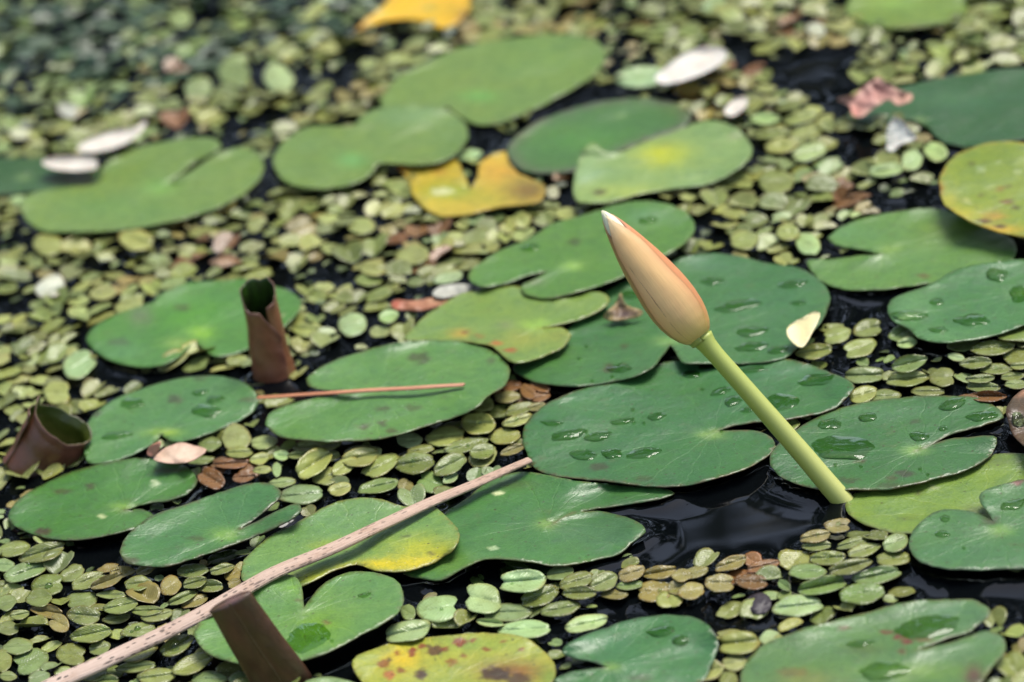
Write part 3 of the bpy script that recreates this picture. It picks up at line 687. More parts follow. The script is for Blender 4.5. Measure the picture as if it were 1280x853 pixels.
# ------------------------------------------------------------------ the flower: stem and bud lean away from the viewer as one plane
def build_flower():
    root = empty('water_lily_bud', STEM_FOOT)
    tag(root, 'closed peach water lily bud on a slanting pale green stem rising from dark water', 'flower bud')
    dep = D0
    pts = [(1066, 641), (1057, 630), (1035, 605), (1008, 573), (968, 527), (925, 478), (895, 444), (884, 431), (877, 422)]
    rr = [13.6, 13.6, 13.2, 12.7, 12.0, 11.4, 11.2, 12.2, 15.0]
    C2 = crom(pts, 6, False)
    rad = np.interp(np.linspace(0, 1, len(C2)), np.linspace(0, 1, len(rr)), rr)
    # distances along the curve decide the radius
    L = np.r_[0, np.cumsum(np.linalg.norm(np.diff(C2, axis=0), axis=1))]
    Lk = [0]
    for a, b in zip(pts[:-1], pts[1:]): Lk.append(Lk[-1] + math.dist(a, b))
    rad = np.interp(L / L[-1], np.array(Lk) / Lk[-1], rr)
    P3 = np.array([at_depth(x, y, dep) for x, y in C2])
    V, F, UV = tube(P3, rad * dep / FPX, 24, e=-Fw)
    t = np.repeat(np.linspace(0, 1, len(C2)), 24)
    col = np.outer(1 - t, (0.55, 0.56, 0.18)) + np.outer(t, (0.42, 0.49, 0.11))
    # shade on the lower flank is painted in as a deeper green
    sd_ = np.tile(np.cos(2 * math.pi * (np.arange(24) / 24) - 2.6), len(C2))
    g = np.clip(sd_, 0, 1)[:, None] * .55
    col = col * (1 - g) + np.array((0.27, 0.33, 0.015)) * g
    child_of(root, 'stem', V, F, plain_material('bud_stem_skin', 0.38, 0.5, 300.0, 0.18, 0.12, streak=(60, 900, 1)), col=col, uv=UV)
    # bud
    ax2 = np.array([-.608, -.794]); pr2 = np.array([.794, -.608])
    sc = dep / FPX
    base = at_depth(873.5, 421.5, dep)
    def d3(v2): return Rt * v2[0] - Up * v2[1]
    AX, E1, E2 = d3(ax2), d3(pr2), -Fw
    tk = [-3, 0, 3, 10, 22, 35, 50, 65, 80, 100, 120, 140, 160, 175, 186, 194, 199.5]
    rk = [9, 15.5, 18.5, 23.2, 28, 31, 32.4, 32.2, 31, 28.4, 25.2, 21, 16, 11.5, 7.4, 3.8, .3]
    def prof(t): return 1.035 * np.interp(t, tk, rk)
    def pt(t, phi, k=1.0):
        r = prof(t) * k
        return base + (AX * t + E1 * r * math.sin(phi) + E2 * r * math.cos(phi)) * sc
    mat = plain_material('bud_sepal_skin', 0.42, 0.45, 1.0, 0.15, 0.25, streak=(5, 42, 1), sss=0.08)
    # inner petals, showing at the tip
    n, k = 40, 24
    G = np.array([[pt(-2 + 201 * i / (n - 1), 2 * math.pi * j / k, .93) for j in range(k + 1)] for i in range(n)])
    V, F = sheet(G, 0.0004)
    t = np.tile(np.repeat(np.linspace(0, 1, n), k + 1), 2)
    col = np.outer(1 - t, (0.45, 0.36, 0.12)) + np.outer(t, (0.80, 0.76, 0.52))
    child_of(root, 'inner_petals', V, F, mat, col=col, uv=np.c_[t, np.tile(np.tile(np.linspace(0, 1, k + 1), n), 2)])
    def sepal(phi0, half, k, tend, cmid, cedge, cbase, ctip, skew=0.0):
        n, mm = 52, 22
        G = np.zeros((n, mm, 3)); colr = np.zeros((n, mm, 3)); UVg = np.zeros((n, mm, 2))
        for i in range(n):
            f = i / (n - 1); t = -1.5 + (tend + 1.5) * f
            hw = half * (1 - max(0, (f - .72) / .28) ** 2.0 * .90) * (1 + .06 * math.sin(f * 9 + phi0))
            for j in range(mm):
                s = j / (mm - 1) * 2 - 1
                phi = phi0 + hw * s + skew * f
                kk = k * (1.0 + .035 * (abs(s) ** 5) + .006 * math.sin(f * 14 + s * 5 + phi0) + .004 * mnoise.noise(Vector((f * 20, s * 6, phi0))))
                G[i, j] = pt(t, phi, kk)
                e = abs(s) ** 3.2
                nn = .5 + .5 * mnoise.noise(Vector((f * 4, s * 3.5, phi0 + 2)))
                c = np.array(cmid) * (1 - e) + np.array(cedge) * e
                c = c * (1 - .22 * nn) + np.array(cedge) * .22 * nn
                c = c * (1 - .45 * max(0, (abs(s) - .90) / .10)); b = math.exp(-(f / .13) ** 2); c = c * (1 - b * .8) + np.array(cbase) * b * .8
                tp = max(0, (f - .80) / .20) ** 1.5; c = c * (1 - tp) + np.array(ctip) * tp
                colr[i, j] = c; UVg[i, j] = (f * 1.0, (s * .5 + phi0))
        V, F = sheet(G, 0.0007)
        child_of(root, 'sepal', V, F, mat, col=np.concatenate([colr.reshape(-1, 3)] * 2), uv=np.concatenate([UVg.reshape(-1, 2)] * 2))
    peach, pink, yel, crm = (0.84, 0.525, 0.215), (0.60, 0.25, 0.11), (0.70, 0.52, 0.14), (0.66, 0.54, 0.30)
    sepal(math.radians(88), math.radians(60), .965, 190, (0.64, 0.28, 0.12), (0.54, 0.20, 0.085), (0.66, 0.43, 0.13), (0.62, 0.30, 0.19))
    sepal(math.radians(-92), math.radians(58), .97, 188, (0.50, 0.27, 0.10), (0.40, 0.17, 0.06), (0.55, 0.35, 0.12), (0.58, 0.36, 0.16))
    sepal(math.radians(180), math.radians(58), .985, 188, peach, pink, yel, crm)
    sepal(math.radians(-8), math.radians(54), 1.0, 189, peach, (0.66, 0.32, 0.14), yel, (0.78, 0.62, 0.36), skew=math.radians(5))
    # small green collar where stem meets bud
    G = np.array([[pt(t, 2 * math.pi * j / 24, kq) for j in range(25)] for t, kq in ((-7, 1.45), (-4, 1.50), (-1.5, 1.15), (0.5, .96))])
    V, F = sheet(G, 0.0006)
    child_of(root, 'collar', V, F, mat, col=np.tile((0.30, 0.34, 0.07), (len(V), 1)), uv=np.zeros((len(V), 2)))
build_flower()

# ------------------------------------------------------------------ curled young leaves standing out of the water
def upright(px, py, foot):
    """the point at pixel px, py on the upright plane through `foot` that faces the viewer"""
    d = ray(px, py)
    n = np.array([0, 1.0, 0])
    return Cc + d * (np.dot(foot - Cc, n) / np.dot(d, n))

M_ROLL = plain_material('curled_leaf_skin', 0.34, 0.55, 130.0, 0.5, 0.5)
def rolled_leaf(label, foot_px, top_px, r0, r1, a0, a1, rim, cout, cin, spiral=0.14, ell=1.0, lean=0.0):
    foot = at(foot_px[0], foot_px[1], -0.004)
    top = upright(top_px[0], top_px[1], foot) + np.array([0, lean, 0])
    A = top - foot; H = np.linalg.norm(A); A /= H
    E1 = X0 - A * np.dot(X0, A); E1 /= np.linalg.norm(E1)
    E2 = np.cross(A, E1)                 # away from the viewer
    if E2[1] < 0: E2 = -E2
    s = depth_of(foot) / FPX
    n, k = 40, 90
    G = np.zeros((n, k, 3)); col = np.zeros((n, k, 3))
    for j in range(k):
        q = j / (k - 1); ph = math.radians(a0 + (a1 - a0) * q)
        hr = np.interp(math.degrees(ph), [r[0] for r in rim], [r[1] for r in rim]) * (1 + .06 * mnoise.noise(Vector((q * 11, 0, r0))) + .02 * mnoise.noise(Vector((q * 31, 0, r0))))
        for i in range(n):
            t = i / (n - 1)
            r = (r0 + (r1 - r0) * t * hr) * (1 - spiral + spiral * q) * (1 + .03 * math.sin(t * 7 + q * 9)) * s
            r += 1.3 * s * mnoise.noise(Vector((t * 5, q * 8, r0)))
            flare = 1 + .10 * max(0, t - .85) / .15
            G[i, j] = foot + A * (H * hr * t) + E1 * math.cos(ph) * r * flare + E2 * math.sin(ph) * r * flare * ell
            nn = .5 + .5 * mnoise.noise(Vector((t * 3.0, q * 7, r0 + 3)))
            c = np.array(cout[0]) * (1 - nn) + np.array(cout[1]) * nn
            e = math.exp(-((1 - t) * H * hr / 0.0022) ** 2) + .6 * math.exp(-((1 - q) * 18) ** 2)
            c = c * (1 - min(e, 1) * .7) + np.array((0.20, 0.085, 0.07)) * min(e, 1) * .7
            col[i, j] = c
    V, F = sheet(G, 0.0008)
    h = n * k
    # which copy of the sheet is the inside
    ctr = foot + A * H * .4
    mid = (n // 3) * k + k // 2
    ax = lambda p: np.linalg.norm((p - foot) - A * np.dot(p - foot, A))
    first_out = ax(V[mid]) > ax(V[mid + h])
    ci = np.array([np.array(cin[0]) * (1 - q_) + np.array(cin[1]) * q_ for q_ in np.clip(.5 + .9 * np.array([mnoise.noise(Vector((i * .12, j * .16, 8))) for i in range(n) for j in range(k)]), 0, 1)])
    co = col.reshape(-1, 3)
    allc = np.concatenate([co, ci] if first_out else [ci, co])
    o = mk('curled_leaf', V, F, M_ROLL, col=allc, origin=foot)
    tag(o, label, 'curled leaf', 'young curled lily leaves standing in the water')
    KDW.append(np.array([(foot + E1 * math.cos(a) * r0 * s + E2 * math.sin(a) * r0 * s)[:2] for a in np.linspace(0, 6.28, 24)]))
    return o
BR = ((0.250, 0.084, 0.045), (0.215, 0.105, 0.040))
rolled_leaf('tall reddish brown curled leaf standing open beside the notched green pad', (347, 480), (321, 357), 28.5, 20.5, 288, 672,
            [(288, .80), (318, .86), (350, .94), (400, 1.0), (450, 1.02), (500, 1.0), (530, .98), (560, .90), (590, .84), (625, .80), (650, .66), (672, .55)],
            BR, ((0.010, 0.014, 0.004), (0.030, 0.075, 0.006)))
rolled_leaf('squat brown curled leaf with a wide olive mouth at the frame edge', (47, 592), (78, 527), 46, 40, 160, 560,
            [(160, 1.22), (190, 1.16), (215, 1.02), (250, .90), (290, .84), (330, .90), (360, .97), (420, 1.0), (480, 1.0), (520, .98), (560, .96)],
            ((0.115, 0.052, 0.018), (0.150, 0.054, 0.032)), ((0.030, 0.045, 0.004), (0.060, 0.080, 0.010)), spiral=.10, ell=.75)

def folded_leaf():
    foot = at(352, 872, -0.004)
    def up(px, py): return upright(px, py, foot)
    root = None
    n, k = 44, 40
    # left edge, right edge in photo pixels from foot to top
    le = [(322, 880), (312, 852), (286, 806), (262, 762)]
    re = [(402, 872), (388, 843), (350, 792), (311, 738)]
    L = crom(le, 3, False); R_ = crom(re, 3, False)
    def samp(C, t):
        q = np.linspace(0, 1, len(C)); return np.array([np.interp(t, q, C[:, 0]), np.interp(t, q, C[:, 1])])
    s = depth_of(foot) / FPX
    G = np.zeros((n, k, 3)); col = np.zeros((n, k, 3))
    for i in range(n):
        t = i / (n - 1)
        a, b = samp(L, t), samp(R_, t)
        if t > .97: pass
        for j in range(k):
            ph = 2 * math.pi * j / (k - 1)
            x = .5 - .5 * math.cos(ph)
            p2 = a * (1 - x) + b * x
            rnd = 1 - max(0, (t - .94) / .06) ** 2 * .9
            p = up(*p2)
            th = 9.5 * s * (math.sin(ph)) * rnd
            # the front face carries a crease along the middle
            cr_ = math.exp(-((x - .50) / .07) ** 2) * 1.3 * s * (1 if ph < math.pi else 0)
            p = p + np.array([0, -1, 0]) * (th - cr_)
            if t > .94:
                p = p + np.array([0, 0, 1]) * (-(abs(x - .5) * 2) ** 4 * 5 * s) * ((t - .94) / .06)
            G[i, j] = p
            nn = .5 + .5 * mnoise.noise(Vector((t * 5, x * 5 + (9 if ph > math.pi else 0), 2)))
            st = .5 + .5 * math.sin((t * 3.2 - abs(x - .5) * 5.5) * 9 + nn * 2)
            c = np.array((0.125, 0.050, 0.026)) * (1 - nn) + np.array((0.080, 0.060, 0.018)) * nn
            c = c * (1 - .12 * st)
            e = math.exp(-(min(x, 1 - x) / .06) ** 2); c = c * (1 - e * .6) + np.array((0.060, 0.016, 0.010)) * e * .6
            e = math.exp(-(((x - .62) / .25) ** 2 + ((t - .97) / .05) ** 2)); c = c * (1 - e * .6) + np.array((0.22, 0.12, 0.12)) * e * .6
            col[i, j] = c
    V, F = sheet(G, 0.0006)
    # close the mouth
    o = mk('folded_leaf', V, F, M_ROLL, col=np.concatenate([col.reshape(-1, 3)] * 2), origin=foot)
    tag(o, 'folded brown leaf leaning in front of the light green pad and reed', 'folded leaf', 'young curled lily leaves standing in the water')
    pts = []
    for i in range(0, 43):
        t = i / 43.0
        p2 = samp(L, t) * .5 + samp(R_, t) * .5
        pts.append(up(*p2) + np.array([0, -1, 0]) * 8.6 * s)
    V, F, UV = tube(pts, np.linspace(2.6, 1.3, len(pts)) * s, 8, e=(0, -1, 0), squash=.7)
    child_of(o, 'midrib', V, F, M_ROLL, col=np.tile((0.095, 0.055, 0.020), (len(V), 1)))
    KDW.append(np.array([(foot + X0 * math.cos(a) * 40 * s + np.array([0, 1, 0]) * math.sin(a) * 9 * s)[:2] for a in np.linspace(0, 6.28, 24)]))
folded_leaf()

# ------------------------------------------------------------------ reed, stalk, petals, fallen leaves
def reed_material():
    s = NM('reed_skin')
    at_ = s.n('ShaderNodeVertexColor', layer_name='Col')
    uv = s.n('ShaderNodeUVMap', uv_map='UVMap')
    def mp(sc):
        x = s.n('ShaderNodeMapping'); s.l(uv.outputs[0], x.inputs[0]); x.inputs['Scale'].default_value = sc
        return x.outputs[0]
    fib = s.noise(mp((40, 900, 1)), 1.0, 4.0, .6)
    blo = s.noise(mp((45, 60, 1)), 1.0, 3.0, .6)
    c = s.mix(s.ramp(fib, (0.35, .7, 0, .45)), at_.outputs[0], s.mix(1.0, at_.outputs[0], (.62, .50, .42), 'MULTIPLY'))
    c = s.mix(s.ramp(blo, (0.48, .7, 0, .45)), c, s.mix(1.0, c, (.75, .62, .52), 'MULTIPLY'))
    v = s.voro(mp((230, 520, 1)), 1.0)
    sel = s.n('ShaderNodeSeparateColor'); s.l(v.outputs['Color'], sel.inputs[0])
    dens = s.ramp(blo, (0.36, 0.60, 0.34, 0.85))
    f = s.math('MULTIPLY', s.ramp(v.outputs['Distance'], (0.26, 0.38, 1.0, 0.0)), s.math('LESS_THAN', sel.outputs[0], dens))
    f = s.math('MULTIPLY', f, at_.outputs['Alpha'])
    v2 = s.voro(mp((75, 240, 1)), 1.0)
    sel2 = s.n('ShaderNodeSeparateColor'); s.l(v2.outputs['Color'], sel2.inputs[0])
    f2 = s.math('MULTIPLY', s.ramp(v2.outputs['Distance'], (0.14, 0.30, 1.0, 0.0)), s.math('LESS_THAN', sel2.outputs[0], 0.22))
    f2 = s.math('MULTIPLY', f2, at_.outputs['Alpha'])
    c = s.mix(s.math('MULTIPLY', s.math('MAXIMUM', f, f2), .93), c, (0.008, 0.007, 0.008))
    s.bsdf(c, .6, s.bump(fib, .8, .0012), .3)
    return s.m
M_REED = reed_material()
def stick(name, label, cat, pts, widths, z, colA, colB, alphaA, alphaB, wob=1.0):
    C2 = crom(pts, 5, False)
    L = np.r_[0, np.cumsum(np.linalg.norm(np.diff(C2, axis=0), axis=1))]
    Lk = [0]
    for a, b in zip(pts[:-1], pts[1:]): Lk.append(Lk[-1] + math.dist(a, b))
    wd = np.interp(L / L[-1], np.array(Lk) / Lk[-1], widths)
    zz = np.interp(L / L[-1], np.array(Lk) / Lk[-1], np.broadcast_to(z, (len(pts),)))
    P3 = np.array([at(x, y + wob * mnoise.noise(Vector((i * .08, 0, 4))), q) for i, ((x, y), q) in enumerate(zip(C2, zz))])
    rad = np.array([w_ * .5 * depth_of(p) / FPX for w_, p in zip(wd, P3)])
    seg = 20
    V, F, UV = tube(P3, rad, seg, squash=.40)
    t = np.repeat(np.linspace(0, 1, len(P3)), seg)
    col = np.outer(1 - t, colA) + np.outer(t, colB)
    al = (1 - t) * alphaA + t * alphaB
    o = mk(name, V, F, M_REED, col=np.c_[col, al], uv=UV, origin=P3[len(P3) // 2])
    tag(o, label, cat)
stick('dry_reed', 'long pale pink dry reed with dark specks lying across pads and fern leaves', 'reed',
      [(28, 876), (75, 852), (136, 824), (238, 775), (340, 718), (430, 679), (527, 633), (600, 602), (662, 575)],
      [32, 32, 31, 29.5, 27.5, 25, 22, 18.5, 14], [.008, .009, .0105, .0135, .0165, .0155, .0125, .010, .009], (0.58, 0.45, 0.37), (0.50, 0.35, 0.26), 1.0, .30, .7)
stick('thin_stalk', 'thin pinkish stalk lying across the green pad near the tall curled leaf', 'stalk',
      [(322, 497), (345, 496), (425, 490), (500, 486), (580, 481)], [7, 8, 8.5, 9, 8], [.010, .011, .016, .0165, .0165], (0.50, 0.20, 0.095), (0.58, 0.30, 0.19), .05, .05, .6)

def flat_leaf(name, label, cat, outline, z, col, edge=None, cup=0.0, crump=0.0, mat=None, rise=None, group=None, blobs=(), nscale=.06, step=0.0016):
    out = crom(outline, 4)
    W = at_many(out, z)[:, :2]
    lo, hi = W.min(0), W.max(0)
    G = np.array([(x + (step / 2 if j % 2 else 0), y) for j, y in enumerate(np.arange(lo[1], hi[1], step * .87)) for x in np.arange(lo[0], hi[0], step)])
    G = G[inside(W, G)] if len(G) else G
    n = len(W)
    kd = kdtree.KDTree(n)
    for i, p in enumerate(W): kd.insert((p[0], p[1], 0), i)
    kd.balance()
    G = np.array([p for p in G if kd.find((p[0], p[1], 0))[2] > step * .4]).reshape(-1, 2)
    vs, es, fs, *_ = mgeo.delaunay_2d_cdt([Vector(p) for p in W] + [Vector(p) for p in G], [(i, (i + 1) % n) for i in range(n)], [], 1, 1e-7)
    XY = np.array([(v.x, v.y) for v in vs])
    used = sorted({i for f in fs for i in f}); rm = {a: b for b, a in enumerate(used)}
    XY = XY[used]; fs = [tuple(rm[i] for i in f) for f in fs]
    fx = []
    for f in fs:
        a, b, c = XY[f[0]], XY[f[1]], XY[f[2]]
        fx.append(f if (b[0] - a[0]) * (c[1] - a[1]) - (b[1] - a[1]) * (c[0] - a[0]) > 0 else f[::-1])
    fs = fx
    ed = np.array([kd.find((p[0], p[1], 0))[2] for p in XY]); em = max(ed.max(), 1e-5)
    PX = pix(np.c_[XY, np.full(len(XY), z)])
    zz = z + cup * (1 - ed / em) ** 2
    q = np.array([fbm(p[0], p[1], nscale, 2, z * 999) for p in PX])
    zz = zz + crump * q
    if rise: # (px0,py0,px1,py1,height): leans up towards the second point
        a, b = np.array(rise[:2]), np.array(rise[2:4]); d_ = b - a
        zz = zz + rise[4] * np.clip(((PX - a) @ d_) / (d_ @ d_), 0, 1.1)
    zz = np.maximum(zz, .0008)
    V = at_many(PX, zz)
    c = np.tile(np.array(col, float), (len(V), 1))
    if edge is not None:
        g = np.exp(-(ed / (em * .35)) ** 2)[:, None]; c = c * (1 - g) + np.array(edge) * g
    c = c * (1 + .25 * q[:, None])
    for (bx, by, rx, ry, bc, bs) in blobs:
        g = (bs * np.exp(-((PX[:, 0] - bx) / rx) ** 2 - ((PX[:, 1] - by) / ry) ** 2))[:, None]; c = c * (1 - g) + np.array(bc) * g
    N = len(V); Vb = V.copy(); Vb[:, 2] -= .0005
    cnt = {}
    for f in fs:
        for a, b in ((f[0], f[1]), (f[1], f[2]), (f[2], f[0])): cnt[(a, b)] = 1
    bd = [e for e in cnt if (e[1], e[0]) not in cnt]
    F = fs + [tuple(i + N for i in f[::-1]) for f in fs] + [(b, a, a + N, b + N) for a, b in bd]
    o = mk(name, np.concatenate([V, Vb]), F, mat or M_PLAIN, col=np.concatenate([c, c]), origin=V.mean(0))
    tag(o, label, cat, group)
    return o
WH = (0.60, 0.54, 0.46)
GP = 'fallen white petals on the pond'
flat_leaf('fallen_petal', 'large white petal lying beside the pale mint leaf', 'petal', [(818,97),(832,84),(850,70),(872,60),(895,58),(908,64),(906,74),(890,86),(868,96),(845,103),(826,104)], .011, WH, (0.64,0.60,0.54), cup=.004, mat=M_PETAL, group=GP)
flat_leaf('fallen_petal', 'small white oval petal among brown fern leaves below the large one', 'petal', [(905,141),(910,130),(922,122),(933,121),(935,128),(928,137),(915,145)], .008, WH, cup=.002, mat=M_PETAL, group=GP)
flat_leaf('fallen_petal', 'long pointed white petal above the dark pad', 'petal', [(96,188),(104,178),(122,170),(142,163),(168,159),(183,150),(180,160),(168,172),(150,182),(125,189),(104,190)], .010, WH, cup=.003, mat=M_PETAL, group=GP)
flat_leaf('fallen_petal', 'blunt white petal lying on the dark green pad', 'petal', [(52,203),(62,197),(85,195),(108,195),(121,200),(121,209),(105,213),(80,213),(60,209)], .009, WH, cup=.003, mat=M_PETAL, group=GP)
flat_leaf('fallen_petal', 'cream petal standing tilted beside small fern leaves and open water', 'petal', [(983,417),(985,408),(993,402),(1005,396),(1018,389),(1025,391),(1023,400),(1016,414),(1007,430),(1002,434),(993,430)], .012, (0.80, 0.66, 0.34), (0.82,0.70,0.40), cup=.001, mat=M_PETAL, group=GP, rise=(1005,432,1012,390,.007))
flat_leaf('fallen_petal', 'folded white petal with a pointed tip beside the dark green pad', 'petal', [(1108,175),(1109,160),(1116,148),(1121,146),(1128,151),(1138,162),(1146,171),(1136,177),(1126,180),(1116,189),(1109,187)], .006, (0.56,0.54,0.48), cup=.002, crump=.0012, mat=M_PETAL, group=GP, rise=(1125,188,1120,146,.012))
flat_leaf('dried_leaf', 'crumpled pink dried leaf curled above the dark green pad', 'dried leaf', [(1047,124),(1068,118),(1080,108),(1092,100),(1099,96),(1106,101),(1118,110),(1141,119),(1138,126),(1120,131),(1112,124),(1102,128),(1090,136),(1076,146),(1066,144),(1062,132)], .012, (0.43, 0.22, 0.18), (0.50,0.29,0.22), cup=.001, crump=.004, rise=(1080,145,1100,96,.010), blobs=[(1066,140,8,8,(0.62,0.22,0.17),.7),(1130,122,10,5,(0.6,0.36,0.22),.6)])
flat_leaf('dried_leaf', 'pinkish beige dried leaf scrap below the wet green pad', 'dried leaf', [(192,574),(203,562),(216,556),(226,553),(240,556),(258,562),(250,570),(236,577),(214,579),(200,577)], .013, (0.60, 0.45, 0.33), (0.55,0.36,0.26), crump=.004, blobs=[(205,568,6,5,(0.3,0.2,0.12),.4)])
flat_leaf('dried_leaf', 'tiny curled pink leaf flake beside the beige scrap', 'dried leaf', [(184,568),(186,559),(196,553),(201,552),(199,560),(191,570)], .014, (0.52, 0.24, 0.16), crump=.003, rise=(188,569,197,553,.006))
flat_leaf('dried_leaf', 'reddish dead leaf sliver floating by the light pad', 'dried leaf', [(488,380),(494,375),(513,376),(540,372),(561,370),(568,376),(548,382),(527,388),(505,387),(493,386)], .007, (0.36, 0.16, 0.085), (0.30,0.12,0.06), crump=.003, blobs=[(495,380,9,5,(0.42,0.09,0.05),.8),(550,375,18,5,(0.45,0.26,0.14),.7)])
flat_leaf('dried_leaf', 'greyish pale leaf scrap beside the reddish sliver', 'dried leaf', [(540,368),(546,360),(560,356),(578,355),(591,358),(584,365),(566,370),(550,372)], .008, (0.40, 0.40, 0.33), crump=.003)
flat_leaf('dried_leaf', 'brown crumpled flower scrap lying on the wide dark pad', 'dried leaf', [(754,397),(760,388),(768,381),(776,366),(781,379),(790,384),(804,389),(799,395),(787,398),(774,400),(764,400)], .009, (0.16, 0.10, 0.055), (0.30,0.22,0.09), crump=.003, rise=(778,399,777,368,.007), blobs=[(781,393,7,5,(0.09,0.06,0.06),.8),(760,396,6,4,(0.35,0.28,0.10),.8)])
flat_leaf('dried_leaf', 'dark rotting scrap floating in the water right of the brown fern leaves', 'dried leaf', [(931,757),(936,746),(948,740),(962,746),(964,757),(956,766),(943,767)], .004, (0.035, 0.028, 0.034), crump=.004)

# ------------------------------------------------------------------ floating fern leaves
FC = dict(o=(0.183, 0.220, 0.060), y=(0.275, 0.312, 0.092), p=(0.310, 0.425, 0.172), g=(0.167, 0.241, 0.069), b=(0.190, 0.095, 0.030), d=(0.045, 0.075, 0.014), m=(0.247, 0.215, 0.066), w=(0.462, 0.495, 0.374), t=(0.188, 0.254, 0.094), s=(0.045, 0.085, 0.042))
FNAME = dict(o='olive', y='yellow green', p='pale mint', g='green', b='brown', d='dark green', m='tan', w='whitish', t='grey green', s='dark')
SNAME = dict(o='oval', h='heart shaped', r='round', n='narrow')
